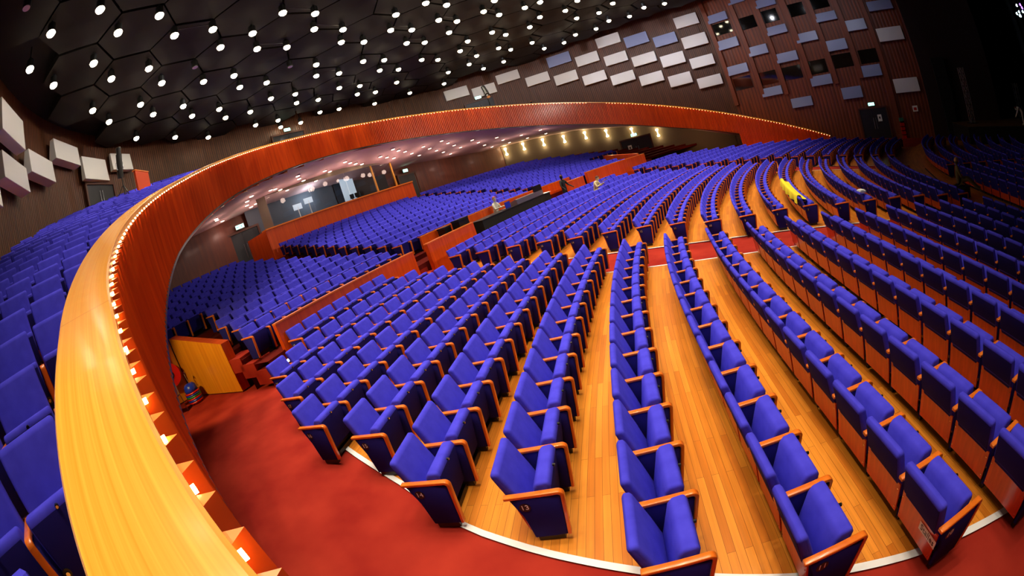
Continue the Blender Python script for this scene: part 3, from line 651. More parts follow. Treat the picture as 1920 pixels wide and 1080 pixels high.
# rank every seat by how large it shows
cand = []
for r in ROWS:
    for q in r['seats']:
        x, y, z, a, i = q
        c = Vector((x-.22*cos(a)-.27*sin(a), y-.22*sin(a)+.27*cos(a), z+.45)); u, v = project(c); d = (c-CAM).length
        vis = -40 < u < 1960 and -40 < v < 1120
        if r['block'] == 'L':
            if d < 1.0: vis = False
            if r['k'] < -1: vis = False
        if r['block'] == 'C' or r['block'] == 'H': d *= 1.05
        cand.append((d if vis else d+1000, r, q))
cand.sort(key=lambda t: t[0])
NIND = 300
chosen = set(); 
for d, r, q in cand:
    if len(chosen) >= NIND: break
    if (r['block'], r['k'], q[4]) in HIDDEN: continue
    chosen.add((r['block'], r['k'], q[4]))
SEATKEY = {}
NUMW = 'zero one two three four five six seven eight nine ten eleven twelve thirteen'.split()
def row_words(r):
    b, k = r['block'], r['k']
    if b == 'A':
        if k in (10, 11, 13, 14): return 'in near row %d' % k, 'near'
        if k == 12: return 'in near row between 11 and 13', 'near'
        if k > 14: return '%s near row behind 14' % ORD[k-14], 'near'
        return '%s near row ahead of 10' % ORD[10-k], 'far'
    if b == 'B':
        return ('far-block row opposite near row %d' % k) if k >= 10 else 'far-block row %s ahead of near row 10' % NUMW[10-k], 'B'
    if b == 'L': return 'balcony row %s up' % NUMW[k+4] if k < 9 else 'high balcony row %d' % (k+4), 'rail'
    if b == 'D': return 'raised row %s behind the near partition' % NUMW[k+1], 'near'
    return 'front block row %d' % abs(k), 'near'
def put_part(name, me, parent, loc=None, label=None):
    o = bpy.data.objects.new(name, me); COL.objects.link(o); o.parent = parent
    if loc: o.location = loc
    if label: o['label'] = label
    return o
sign_text = None
GRP = {'A': 'blue tip-up seats of the near stalls block', 'B': 'blue tip-up seats of the central stalls block', 'L': 'blue tip-up seats on the balcony', 'D': 'blue tip-up seats of the raised rear stalls'}
proto = None
for r in ROWS:
    ss = r['seats']; N = len(ss)
    for idx, (x, y, z, a, i) in enumerate(ss):
        if (r['block'], r['k'], i) not in chosen: continue
        e = empty('theatre_seat', (x, y, z), a)
        w, ref = row_words(r); SEATKEY[e.name] = (r['block'], r['k'], i)
        vi = sum(1 for q in ss[:idx] if (r['block'], r['k'], q[4]) not in HIDDEN)
        if ref == 'near': lab = 'blue seat, %s from the near aisle, %s' % (ORD[idx+1], w)
        elif ref == 'far': lab = 'blue seat, %s from the central aisle, %s' % (ORD[N-idx], w)
        elif ref == 'B': lab = 'blue seat, %s from the central aisle, %s' % (ORD[idx+1], w)
        else: lab = 'blue balcony seat, %s from the handrail, %s' % (ORD[vi+1], w)
        props(e, lab, 'seat', GRP.get(r['block'], 'blue tip-up seats'))
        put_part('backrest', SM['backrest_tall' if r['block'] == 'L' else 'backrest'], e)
        for nm in ('back_panel', 'floor_rail'): put_part(nm, SM[nm], e)
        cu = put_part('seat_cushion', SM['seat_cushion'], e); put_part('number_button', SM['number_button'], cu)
        if r['block'] == 'L': put_part('tip_hinge', SM['tip_hinge-1'], e); put_part('tip_hinge', SM['tip_hinge1'], e)
        put_part('armrest', SM['armrest'], e); sp = put_part('side_panel', SM['side_panel'], e)
        first, last = idx == 0, idx == N-1
        if r['block'] == 'L': first, last = False, idx in (0, N-1)
        if r['block'] in 'AB' and first:
            t = r['txt']
            if t not in _disc: _disc[t] = end_disc(t)
            put_part('number_disc', _disc[t], sp, label=('round black disc reading %s' % t) if t else None)
        if (r['block'] != 'L' and last) or (r['block'] == 'L' and idx == 0):
            put_part('armrest', SM['armrest'], e, (0, W, 0)); put_part('side_panel', SM['side_panel'], e, (0, W, 0))
        if r['block'] == 'A' and r['k'] == 10 and first:
            b = MB(); q0 = Vector((-.3755, .125, .305)); n_ = Vector((-.992, 0, -.127)); u_ = Vector((.127, 0, -.992))*-1; b.add([q0+n_*.001+Vector((0, sy*.115, 0))+u_*sz*.042 for sy, sz in ((1, -1), (-1, -1), (-1, 1), (1, 1))], [(0, 1, 2, 3)], 0); add_text(b, 'Stalles', .078, q0+n_*.002, (0, -1, 0), u_, 1)
            put_part('sign', b.mesh('sign', [M['paper'], M['black']]), [c for c in e.children if c.name.startswith('back_panel')][0], label='small white sign reading Stalles')
# the seats beyond the nearest three hundred: one mass
def simple(poly_list):
    mb = MB()
    for poly, y0, y1, mi in poly_list: mb.prism(poly, y0, y1, mi)
    return mb
PBs = [(-.262, .215), (-.325, .43), (-.412, .690), (-.430, .708), (-.458, .708), (-.482, .690), (-.412, .43), (-.345, .215)]
PCs = [(-.084, .530), (-.103, .568), (-.185, .564), (-.213, .530), (-.272, .24), (-.15, .115)]
PAs = [(-.43, .52), (-.015, .52), (0, .49), (-.045, .055), (-.072, .055), (-.03, .485), (-.43, .492)]
def lod(bev, tall=0.):
    full = MB(); PT_ = [(x, z+tall*max(0, z-.215)/.49) for x, z in PBs]
    for poly, y0, y1, mi in ((PT_, .036, .504, 0), (PCs, .038, .502, 0)):
        me = MB().prism(poly, y0, y1).mesh('tmp', M['fabric'])
        if bev: bevel_mesh(me, .020, 1, ang=.9)
        else: fixn(me)
        me.update(); b0 = len(full.f); full.add([tuple(v.co) for v in me.vertices], [tuple(p.vertices) for p in me.polygons], mi)
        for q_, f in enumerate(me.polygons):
            if (poly is PT_ and f.normal.x < -.75 and f.center.z < .66+tall*.9) or (poly is PCs and f.normal.x > .75 and f.normal.z < .12): full.m[b0+q_] = 2  # same painted shade on the simplified seats
        bpy.data.meshes.remove(me)
    for poly, y0, y1, mi in ((PAs, -.0245, .0245, 1), (PP, -.0185, .0185, 2)):
        me = fixn(MB().prism(poly, y0, y1).mesh('tmp', M['fabric'])); full.add([tuple(v.co) for v in me.vertices], [tuple(p.vertices) for p in me.polygons], mi); bpy.data.meshes.remove(me)
    full.prism([(-.385, .402), (-.373, .402), (-.336, .112), (-.348, .112)], .021, .516, mi=3); full.box((-.20, .27, .028), (.07, .45, .055), mi=4)
    return full
L1, L2 = lod(True), lod(False); L1T, L2T = lod(True, .14), lod(False, .14)
endm = MB()
for poly, y0, y1, mi in ((PAs, -.0245, .0245, 1), (PP, -.0185, .0185, 2)):
    me = fixn(MB().prism(poly, y0, y1).mesh('tmp', M['fabric'])); endm.add([tuple(v.co) for v in me.vertices], [tuple(p.vertices) for p in me.polygons], mi); bpy.data.meshes.remove(me)
mass = MB(); nmass = 0
def stamp(src, x, y, z, a, dy=0.):
    ca, sa = cos(a), sin(a)
    mass.add([(x+lx*ca-(ly+dy)*sa, y+lx*sa+(ly+dy)*ca, z+lz) for lx, ly, lz in src.v], src.f)
    mass.m[-len(src.f):] = src.m
for r in ROWS:
    N = len(r['seats'])
    for idx, (x, y, z, a, i) in enumerate(r['seats']):
        if (r['block'], r['k'], i) in chosen: continue
        if (r['block'], r['k'], i) in DROP: continue
        nmass += 1
        d = (Vector((x, y, z))-CAM).length
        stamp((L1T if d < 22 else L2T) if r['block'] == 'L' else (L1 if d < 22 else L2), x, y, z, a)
        if idx == N-1 and r['block'] != 'L' or idx == 0 and r['block'] == 'L': stamp(endm, x, y, z, a, W)
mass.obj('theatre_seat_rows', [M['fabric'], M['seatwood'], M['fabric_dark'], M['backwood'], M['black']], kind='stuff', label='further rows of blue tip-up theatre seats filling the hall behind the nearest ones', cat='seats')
print('SEATS individual', len(chosen), 'mass', nmass)
# ------------------------------------------------------------------ fittings
ZL = 11.62
def lathe(mb, prof, c, n=14, mi=0):
    P = []; k = len(prof)
    for r, z in prof: P += [(c[0]+r*cos(2*pi*i/n), c[1]+r*sin(2*pi*i/n), c[2]+z) for i in range(n)]
    F = [(j*n+i, j*n+(i+1) % n, (j+1)*n+(i+1) % n, (j+1)*n+i) for j in range(k-1) for i in range(n)]
    F += [tuple(range(n-1, -1, -1)), tuple(range((k-1)*n, k*n))]
    return mb.add(P, F, mi)
lm_h = fixn(lathe(MB(), [(.14, 0), (.15, .03), (.15, .30), (.06, .40), (.025, .41), (.025, .86)], (0, 0, 0)).mesh('housing', M['black']))
lm_b = fixn(lathe(MB(), [(.06, -.13), (.13, -.09), (.165, -.02), (.14, .03)], (0, 0, 0)).mesh('bulb', M['lamp'], True))
lm_o = fixn(lathe(MB(), [(.09, -.005), (.13, -.01), (.13, .02)], (0, 0, 0)).mesh('lens', M['acoustic']))
lamps = [(x, y, True) for x, y in LAMPS]+[(x, y, False) for x, y in OFFL]
rows_ = {}
for x, y, on in lamps: rows_.setdefault(round((-54.2-x)/-1.41), []).append((y, x, on))
for rk in sorted(rows_):
    row = sorted(rows_[rk])
    for n_, (y, x, on) in enumerate(row):
        e = empty('ceiling_spotlight', (x, y, ZL)); state = 'glowing' if on else 'unlit'
        props(e, '%s ceiling spotlight, %s from the left in the %s lamp row from the back wall' % (state, ORD[n_+1], ORD[sorted(rows_).index(rk)+1]), 'spotlight', 'spotlights under the dark hexagonal ceiling')
        put_part('housing', lm_h, e); put_part('bulb' if on else 'lens', lm_b if on else lm_o, e)
# thin bars that join neighbouring lamps
n_ = 0
for i, (x, y) in enumerate(LAMPS):
    for (x2, y2) in LAMPS[i+1:]:
        d = math.hypot(x-x2, y-y2)
        if d < 1.75 and abs(x-x2) < .25 and (i % 2 == 0):
            n_ += 1; mb = MB(); mb.tube((x, y+.16*(1 if y2 > y else -1), ZL+.22), (x2, y2-.16*(1 if y2 > y else -1), ZL+.22), .018, 6)
            mb.obj('trim_rod_%d' % n_, M['black'], kind='structure'); break
# acoustic panels
far_rows = {}
PL = []
for n_, (x, y, z, w_, h_, a) in enumerate(PANELS):
    u = Vector((cos(a), sin(a), 0)); nn = Vector((sin(a), -cos(a), 0)); c = Vector((x, y, z)); up = Vector((0, 0, 1))
    if a > 1.5: d0, d1 = (.26, .50) if n_ < 45 else (.14, .30); h_ = max(h_, .95); w_ = min(w_, 2.35)
    else: d0, d1 = (.17, .24) if n_ > 2 else (.10, .16)
    f = nn*0
    vs = [c-u*w_/2-up*h_/2, c+u*w_/2-up*h_/2, c+u*w_/2+up*h_/2-nn*.1, c-u*w_/2+up*h_/2-nn*.1]
    bk = [vs[0]-nn*d1, vs[1]-nn*d1, vs[2]-nn*(d0-.02), vs[3]-nn*(d0-.02)]
    me = MB().add(vs+bk, [(0, 1, 2, 3), (7, 6, 5, 4), (0, 4, 5, 1), (1, 5, 6, 2), (2, 6, 7, 3), (3, 7, 4, 0)]).mesh('acoustic_panel', M['acoustic_bluelit' if n_ in (8, 13, 14) or 21 <= n_ <= 38 else 'acoustic'])  # panels in the blue light take the tinted copy
    PL.append((n_, x, z, a, mobj('acoustic_panel', bevel_mesh(me, .012, 1, False))))
def lab_panels(sel, where, key, rowkey, desc):
    rws = {}
    for p in sel: rws.setdefault(rowkey(p), []).append(p)
    for ri, rk in enumerate(sorted(rws)):
        for ci, p in enumerate(sorted(rws[rk], key=key)):
            props(p[4], '%s panel, %s from left in the %s %s' % (desc, ORD[ci+1], ORD[ri+1], where), 'acoustic panel', 'acoustic panels on the dark timber walls')
lab_panels([p for p in PL if p[3] > 1.5], 'row up behind the balcony seats', lambda p: p[1]*-1 if False else -p[1], lambda p: round(p[2]/1.4), 'pale wedge-shaped')
lab_panels([p for p in PL if p[3] <= 1.5 and p[0] < 21], 'tilted row up the plain far wall', lambda p: p[1], lambda p: round((p[2]+.33*p[1]+5)/.93), 'flat white')
lab_panels([p for p in PL if p[3] <= 1.5 and p[0] >= 21], 'column from top between the far ribs', lambda p: -p[2], lambda p: -round((-30-p[1])/2.05)if False else round((p[1]+30)/2.05), 'grey-blue')
for p in PL:
    if p[3] <= 1.5 and p[0] >= 21: p[4]['label'] = p[4]['label'].replace('from left in the', 'from the top in the').replace('column from top between', 'bay between')
# dark glazed openings and ribs of the far wall
for i, (x, y, z, w_, h_) in enumerate(GLASS):
    mb = MB(); a = -.294; u = Vector((cos(a), sin(a), 0)); nn = Vector((sin(a), -cos(a), 0)); c = Vector((x, wallY(x)-.10, z)); up = Vector((0, 0, 1)); w_ = min(w_, 1.62); h_ = 1.0
    mb.add([c-u*w_/2-up*h_/2, c+u*w_/2-up*h_/2, c+u*w_/2+up*h_/2, c-u*w_/2+up*h_/2], [(0, 1, 2, 3)])
    mb.obj('window_%d' % (i+1), M['glass'], kind='structure')
for i, r in enumerate(RIBS):
    x = (r[0]+r[3])/2; zb_ = min(r[2], r[5]); zb_ = -.9 if i == 6 else zb_
    mb = MB(); mb.box((x, wallY(x)-.16, (zb_+ZC)/2), (.34, .30, ZC-zb_), rz=-.294); mb.obj('trim_rib_%d' % (i+1), M['ribwall_red'], kind='structure')
# doors and exit signs
def door(n, c, w_, h_, a, leaf='door', poster=False):
    """c = foot centre on the wall, a = direction along the wall"""
    e = empty('door_%d' % n, c, a); e['kind'] = 'structure'
    fr = MB(); t = .12
    for x in (-w_/2-t/2, w_/2+t/2): fr.box((x, -.06, h_/2), (t, .16, h_))
    fr.box((0, -.06, h_+t/2), (w_+2*t, .16, t)); fr.obj('door_frame', M['doorframe'], e)
    for s in (-1, 1):
        lf = MB().box((s*w_/4, -.05, h_/2), (w_/2-.01, .06, h_)).obj('door_leaf', M[leaf], e)
        hb = MB(); hb.tube((s*.10, -.12, .75), (s*.10, -.12, min(h_-.2, 1.55)), .018, 8); hb.box((s*.10, -.09, .8), (.02, .05, .02)); hb.box((s*.10, -.09, min(h_-.25, 1.5)), (.02, .05, .02)); hb.obj('door_handle', M['alu'], lf)
    return e
DO = [((-18.74, wallY(-18.74)-.08, -.62), 2.25, 2.2, -.294, 'door', 'on the far wall beside the stage'),
      ((-38.9, 20.0, .62), 2.6, 2.2, .10, 'door', 'on the far wall below the balcony'),
      ((-51.32, -7.6, 2.83), 2.0, 2.25, pi/2-.15, 'door', 'left of the glazed control booth'),
      ((-49.65, -15.45, 8.05), 2.2, 1.85, 2.36, 'door', 'at the top of the near balcony steps'),
      ((-54.62, -.9, 9.05), 2.6, 2.0, pi/2, 'door', 'behind the topmost balcony rows'),
      ((-51.55, 5.9, 2.83), 1.9, 2.45, pi/2+.115, 'door', 'right of the glazed control booth'),
      ((-49.7, 15.2, 8.0), 2.4, 1.95, .74, 'door', 'on the far balcony behind the followspot')]
for i, (c, w_, h_, a, lf, wh) in enumerate(DO):
    a_ = a if i in (0, 1, 6) else a
    # orient so that -y (front) looks into the hall
    e = door(i+1, c, w_, h_, a_ if i not in (2, 4, 5, 3) else a_, lf)
    f = Vector((sin(e.rotation_euler.z), -cos(e.rotation_euler.z), 0)); toC = Vector((-30, 0, 0))-Vector((c[0], c[1], 0))
    if f.dot(toC) < 0: e.rotation_euler.z += pi; f = -f
    e.location = Vector(c)+f*.12
    s = empty('exit_sign', Vector(c)+f*.22+Vector((0, 0, h_+.20)), e.rotation_euler.z)
    props(s, 'glowing white exit sign above the doors %s' % wh, 'exit sign', 'glowing exit signs over the doors')
    MB().box((0, .02, .12), (.56, .08, .26)).obj('sign_box', M['alu'], s)
    fm = MB(); fm.box((0, -.025, .12), (.50, .01, .20)); fo = fm.obj('sign_face', M['exit'], s)
    g = MB(); g.add([(-.06, -.032, .10), (-.18, -.032, .10), (-.18, -.032, .06), (-.23, -.032, .12), (-.18, -.032, .18), (-.18, -.032, .14), (-.06, -.032, .14)], [(0, 1, 2, 3, 4, 5, 6)]); g.obj('arrow', M['exitgreen'], fo)
    g = MB(); g.tube((.10, -.033, .185), (.10, -.030, .185), .018, 8); g.add([(.06, -.032, .16), (.13, -.032, .165), (.12, -.032, .11), (.16, -.032, .05), (.13, -.032, .05), (.10, -.032, .09), (.05, -.032, .04), (.03, -.032, .06), (.085, -.032, .11)], [tuple(range(9))]); g.obj('running_figure', M['exitgreen'], fo)
    if i in (0, 1):
        b = MB().box((.45 if i == 0 else -.62, -.19, 1.5), (.34, .004, .48)); p = b.obj('notice', M['paper']); p.matrix_world = Matrix.Translation(e.location) @ Matrix.Rotation(e.rotation_euler.z, 4, 'Z')
        b2 = MB().box((.45 if i == 0 else -.62, -.193, 1.52), (.12, .003, .16)).obj('printed_mark', M['door'], p)
        props(p, 'white paper notice taped on the dark door %s' % wh, 'notice')
# wall sconces under the far balcony
SC = [(-49.2, 15.85, 4.87), (-47.92, 16.83, 4.86), (-46.41, 17.74, 4.7), (-44.76, 18.51, 4.44), (-42.98, 19.15, 4.23), (-41.19, 19.63, 3.89), (-39.03, 20.03, 3.44), (-36.92, 20.29, 2.81)]
for i, (x, y, z) in enumerate(SC):
    y = min(y, wallY(x)-.1); a = atan2(y*.9, x-XC); nrm = Vector((XC-x, -y, 0)).normalized()
    e = empty('wall_sconce', Vector((x, y, z))+nrm*.16)
    props(e, 'bright hourglass wall light under the balcony, %s from the left' % ORD[i+1], 'wall light', 'hourglass wall lights under the far balcony')
    lathe(MB(), [(.035, .01), (.05, .05), (.06, .14), (.12, .22), (.125, .30), (.08, .34)], (0, 0, 0)).obj('upper_shade', M['sconce'], e)
    lathe(MB(), [(.08, -.34), (.125, -.30), (.12, -.22), (.06, -.14), (.05, -.05), (.035, -.01)], (0, 0, 0)).obj('lower_shade', M['sconce'], e)
    b = MB(); b.tube((0, 0, -.012), (0, 0, .012), .05, 10); b.tube((0, 0, 0), -nrm*.15, .02, 6); b.obj('bracket', M['chrome'], e)
    l = bpy.data.lights.new('sconce_lamp', 'POINT'); l.energy = 9; l.color = (1, .86, .5); l.shadow_soft_size = .06; o = bpy.data.objects.new('sconce_lamp', l); o.location = Vector((x, y, z+.45))+nrm*.25; COL.objects.link(o)
    l = bpy.data.lights.new('sconce_lamp', 'POINT'); l.energy = 7; l.color = (1, .80, .45); l.shadow_soft_size = .06; o = bpy.data.objects.new('sconce_lamp', l); o.location = Vector((x, y, z-.48))+nrm*.22; COL.objects.link(o)
# soffit downlights
GRPN = [4, 5, 4, 5, 4, 4, 3, 5, 5, 4, 4, 3, 2, 2]
gi, ci = 0, 0
sd_r = fixn(lathe(MB(), [(.115, -.02), (.15, -.03), (.16, 0.), (.15, .03)], (0, 0, 0)).mesh('rim', M['soffit']))
sd_l = fixn(lathe(MB(), [(.02, -.045), (.10, -.04), (.12, -.012), (.12, 0)], (0, 0, 0), 12).mesh('lamp_disc', M['soflamp'], True))
for i, (x, y) in enumerate(SOFL):
    e = empty('recessed_downlight', (x, y, soff(x, y)-.005))
    props(e, 'glowing downlight in the balcony soffit, %s of the %s cluster counted from left' % (ORD[ci+1], ORD[gi+1]), 'downlight', 'downlights in the balcony soffit')
    put_part('rim', sd_r, e); put_part('lamp_disc', sd_l, e)
    ci += 1
    if gi < len(GRPN)-1 and ci >= GRPN[gi]: gi += 1; ci = 0
# ------------------------------------------------------------------ partitions
def curved_partition(name, R, f1, f2, z0, z1, th_, label, mt='panelwood', mcap='yellowgold_wood'):
    e = empty(name, (0, 0, 0)); props(e, label, 'partition', 'orange veneered partitions in the stalls', 'thing')
    Z1 = z1 if callable(z1) else (lambda f: z1)
    n = max(4, int((f2-f1)*R/.5)); b = MB(); P = []
    for Rr in (R, R+th_):
        for i in range(n+1):
            f = f1+(f2-f1)*i/n; P += [V(Rr, f, z0), V(Rr, f, Z1(f)-.03)]
    w2 = 2*(n+1)
    for i in range(n):
        a = 2*i; u0, u1 = R*(f1+(f2-f1)*i/n), R*(f1+(f2-f1)*(i+1)/n)
        for (o_) in (0, w2):
            q = (a+o_, a+2+o_, a+3+o_, a+1+o_)
            b.add([P[j] for j in q], [(0, 1, 2, 3)], 0, [[(u0, 0), (u1, 0), (u1, 1), (u0, 1)]])
    for a in (0, 2*n):
        b.add([P[a], P[a+w2], P[a+w2+1], P[a+1]], [(0, 1, 2, 3)], 0, [[(0, 0), (th_, 0), (th_, 1), (0, 1)]])
    b.obj('panel', M[mt], e)
    c = MB(); Q = []
    for i in range(n+1):
        f = f1+(f2-f1)*i/n; z = Z1(f); Q += [V(R-.006, f, z-.03), V(R-.006, f, z), V(R+th_+.006, f, z), V(R+th_+.006, f, z-.03)]
    F = [(4*i+j, 4*i+4+j, 4*i+4+(j+1) % 4, 4*i+(j+1) % 4) for i in range(n) for j in range(4)]+[(0, 1, 2, 3), (4*n+3, 4*n+2, 4*n+1, 4*n)]
    c.add(Q, F); mobj('top_cap', fixn(c.mesh('top_cap', M['capwood'])), e)
    return e
curved_partition('partition', 37.99, .1095, .256, .40, lambda f: 1.50-.55*(f-.11), .11, 'curved orange partition behind the last near stalls row')
curved_partition('partition', 37.75, .268, .343, .40, 1.47, .13, 'orange partition left of the black sound desk')
curved_partition('partition', 38.86, .300, .600, .40, 1.64, .05, 'long low orange wall behind the sound desk')
curved_partition('partition', 37.75, .548, .592, .40, 1.52, .13, 'short orange partition just right of the standing man')
curved_partition('partition', 37.75, .602, .775, .40, 1.66, .13, 'far orange partition behind the far stalls seats')
def radial_partition(name, pts, z0, zs, th_, label, mt, close=True):
    e = empty(name, (0, 0, 0)); props(e, label, 'partition', None, 'thing')
    (x0, y0), (x1, y1) = pts; d = Vector((x1-x0, y1-y0, 0)); L = d.length; d /= L; nn = Vector((-d.y, d.x, 0))*th_
    A_, B_ = Vector((x0, y0, 0)), Vector((x1, y1, 0)); za, zb2 = zs
    P = [A_+Vector((0, 0, z0+.08)), B_+Vector((0, 0, z0+.08)), B_+nn+Vector((0, 0, z0+.08)), A_+nn+Vector((0, 0, z0+.08)), A_+Vector((0, 0, za)), B_+Vector((0, 0, zb2)), B_+nn+Vector((0, 0, zb2)), A_+nn+Vector((0, 0, za))]
    uvq = [[(0, 0), (L, 0), (L, 1), (0, 1)]]*6
    b = MB(); b.add(P, [(0, 1, 5, 4), (2, 3, 7, 6)], 0, uvq[:2]); b.add(P, [(1, 2, 6, 5), (3, 0, 4, 7), (4, 5, 6, 7), (0, 3, 2, 1)], 1, [[(0, 0), (.3, 0), (.3, 1), (0, 1)], [(0, 0), (.3, 0), (.3, 1), (0, 1)], [(0, 0), (L, 0), (L, .3), (0, .3)], [(0, 0), (L, 0), (L, .3), (0, .3)]])
    b.obj('panel', [M[mt], M['panelwood']], e)
    pl = MB(); q = nn*.5; mid = (A_+B_)/2+q; pl.box((mid.x, mid.y, z0+.035), (L-.1, th_-.06, .09), rz=atan2(d.y, d.x)); pl.obj('plinth', M['black'], e)
    return e
radial_partition('stair_partition', [(-39.3, -15.02), (-36.68, -14.19)], .35, (2.02, 1.53), .24, 'pale yellow wood partition beside the red carpeted stairs', 'yellowwood')
radial_partition('corner_partition', [(-39.32, -19.6), (-39.32, -15.05)], .35, (2.0, 2.0), .16, 'orange wood corner wall carrying the red hose reel', 'yellowwood')
radial_partition('stair_partition', [(V(38.2, .775).x, V(38.2, .775).y), (V(41.5, .79).x, V(41.5, .79).y)], .40, (1.75, 2.15), .2, 'orange partition beside the far stairs, ending the far partition', 'panelwood')
# ------------------------------------------------------------------ control booth at the back
e = empty('control_booth', (0, 0, 0)); props(e, 'glazed control booth with orange front under the balcony at the back', 'control booth')
b = MB(); n = 16; f1, f2 = .318, .548; Rb = 49.3
for i in range(n):
    fa, fb = f1+(f2-f1)*i/n, f1+(f2-f1)*(i+1)/n
    b.add([V(Rb, fa, 2.7), V(Rb, fb, 2.7), V(Rb, fb, 4.44), V(Rb, fa, 4.44)], [(0, 1, 2, 3)], 0, [[(fa*Rb, 0), (fb*Rb, 0), (fb*Rb, 1), (fa*Rb, 1)]])
for f in (f1, f2): b.add([V(Rb, f, 2.7), V(51.8, f, 2.7), V(51.8, f, 4.44), V(Rb, f, 4.44)], [(0, 1, 2, 3)], 0, [[(0, 0), (3, 0), (3, 1), (0, 1)]])
b.obj('front_wall', M['panelwood'], e)
b = MB(); P = []
for i in range(n+1):
    f = f1+(f2-f1)*i/n; P += [V(Rb-.08, f, 4.43), V(Rb-.08, f, 4.50), V(Rb+.45, f, 4.50), V(Rb+.45, f, 4.43)]
b.add(P, [(4*i+j, 4*i+4+j, 4*i+4+(j+1) % 4, 4*i+(j+1) % 4) for i in range(n) for j in range(4)]+[(0, 1, 2, 3), (4*n+3, 4*n+2, 4*n+1, 4*n)]); mobj('ledge', fixn(b.mesh('ledge', M['capwood'])), e)
def vpanel(name, R1, fa, R2, fb, za, zb_, mt, par):
    b = MB(); p, q = V(R1, fa), V(R2, fb); b.add([(p.x, p.y, za), (q.x, q.y, za), (q.x, q.y, zb_), (p.x, p.y, zb_)], [(0, 1, 2, 3)], 0, [[(0, 0), (2, 0), (2, 1), (0, 1)]]); return b.obj(name, M[mt], par)
for fa, fb in ((.335, .395), (.396, .45), (.451, .492), (.496, .524)): vpanel('window_pane', Rb+.3, fa, Rb+.3, fb, 4.5, 6.4, 'clearglass', e)
for f in (.494, .526): p = V(Rb+.3, f); MB().box((p.x, p.y, 5.45), (.10, .10, 1.9), rz=-(f-PC)).obj('window_post', M['yellowgold'], e)
vpanel('end_pillar', Rb+.25, f1+.003, Rb+.3, .334, 4.5, 6.5, 'lowwall', e)
vpanel('back_wall', 51.6, .325, 51.6, .455, 2.9, 6.2, 'grey', e); vpanel('white_screen', 50.9, .458, 51.1, .482, 4.5, 6.2, 'boothlight', e); vpanel('dark_back', 51.5, .455, 51.5, .54, 2.9, 6.2, 'door', e)
vpanel('ceiling_header', Rb+.28, f1, Rb+.28, f2, 6.24, 6.7, 'lowwall', e)
l = bpy.data.lights.new('booth_lamp', 'POINT'); l.energy = 60; l.color = (.8, .9, 1); l.shadow_soft_size = .2; o = bpy.data.objects.new('booth_lamp', l); o.location = V(50.7, .41, 5.7); COL.objects.link(o)
for i, (f, s) in enumerate(((.385, .9), (.402, 1.1))):
    t = empty('equipment_rack', V(50.6, f, 4.5), -(f-PC)); props(t, 'pale metal equipment stand inside the booth window, %s of two' % ('left', 'right')[i], 'equipment stand', 'equipment stands in the booth')
    b = MB(); b.tube((0, 0, 0), (0, 0, .85*s), .03, 8); b.obj('post', M['white'], t)
    b = MB(); b.box((0, 0, .85*s), (.05, .62, .34)); b.obj('head', M['boothlight'], t); b = MB(); b.box((0, 0, .03), (.4, .5, .06)); b.obj('base', M['white'], t)
for i, f in enumerate((.462, .470, .478)):
    t = empty('monitor', V(50.3, f, 4.5), -(f-PC)); props(t, 'small dark monitor on the booth ledge, %s from left' % ORD[i+1], 'monitor', 'monitors on the booth ledge')
    MB().box((0, 0, .30), (.05, .30, .30)).obj('screen', M['black'], t); MB().box((0, 0, .075), (.06, .06, .15)).obj('stand', M['black'], t)
# ------------------------------------------------------------------ sound desk
fD = .425; t = empty('sound_desk_table', V(37.85, fD, .42), -(fD-PC)); props(t, 'long table with black cloth to the floor carrying the sound desk', 'table')
b = MB(); LD = 5.4
b.box((.33, 0, .48), (.02, LD, .94)); b.box((0, -LD/2, .48), (.68, .02, .94)); b.box((0, LD/2, .48), (.68, .02, .94)); b.obj('black_cloth', M['shirtblack'], t)
MB().box((0, 0, .965), (.70, LD+.02, .03)).obj('table_top', M['black'], t)
t = empty('mixing_console', V(37.85, .452, 1.40), -(.452-PC)); props(t, 'wide dark mixing console with rows of faders in front of the seated operator', 'mixing console')
mb = MB(); mb.prism([(-.30, 0), (.30, 0), (.30, .20), (.22, .22), (-.30, .06)], -1.1, 1.1); mb.obj('console_body', M['alu'], t)
b = MB()
for i in range(40): b.box((0, -1.02+.052*i, .135), (.40, .018, .03))
b.obj('faders', M['black'], t, kind='stuff')
MB().box((.27, .75, .34), (.05, .70, .26)).obj('meter_bridge', M['black'], t)
t = empty('script_sheet', V(37.75, .487, 1.40), -(.487-PC)); props(t, 'white sheets of paper lying at the right end of the sound desk', 'paper'); MB().box((.18, 0, .006), (.30, .42, .01)).obj('sheet', M['paper'], t); MB().box((.1, .1, .016), (.21, .30, .008)).obj('sheet', M['paper'], t)
t = empty('laptop', V(37.82, .408, 1.40), -(.408-PC)); props(t, 'open dark laptop on the sound desk beside the operator', 'laptop'); MB().box((0, 0, .012), (.26, .38, .02)).obj('keyboard_base', M['alu'], t); MB().box((.15, 0, .14), (.02, .38, .25)).obj('screen', M['blue'], t)
for i, (f, z, w_) in enumerate(((.338, 1.47, .62), (.331, 1.47, .40))):
    t = empty('flight_case', V(37.98+.45*i, f-.004*i, .42), -(f-PC)); props(t, ('black equipment case standing behind the orange partition left of the desk', 'smaller black box beside the equipment case left of the desk')[i], 'equipment case', 'black cases at the sound desk')
    h_ = 1.25-.1*i; MB().box((-.15, 0, h_/2), (.32, w_, h_)).obj('case_body', M['black'], t); MB().box((-.15, 0, h_+.03), (.34, w_+.02, .05)).obj('lid', M['navy'], t)
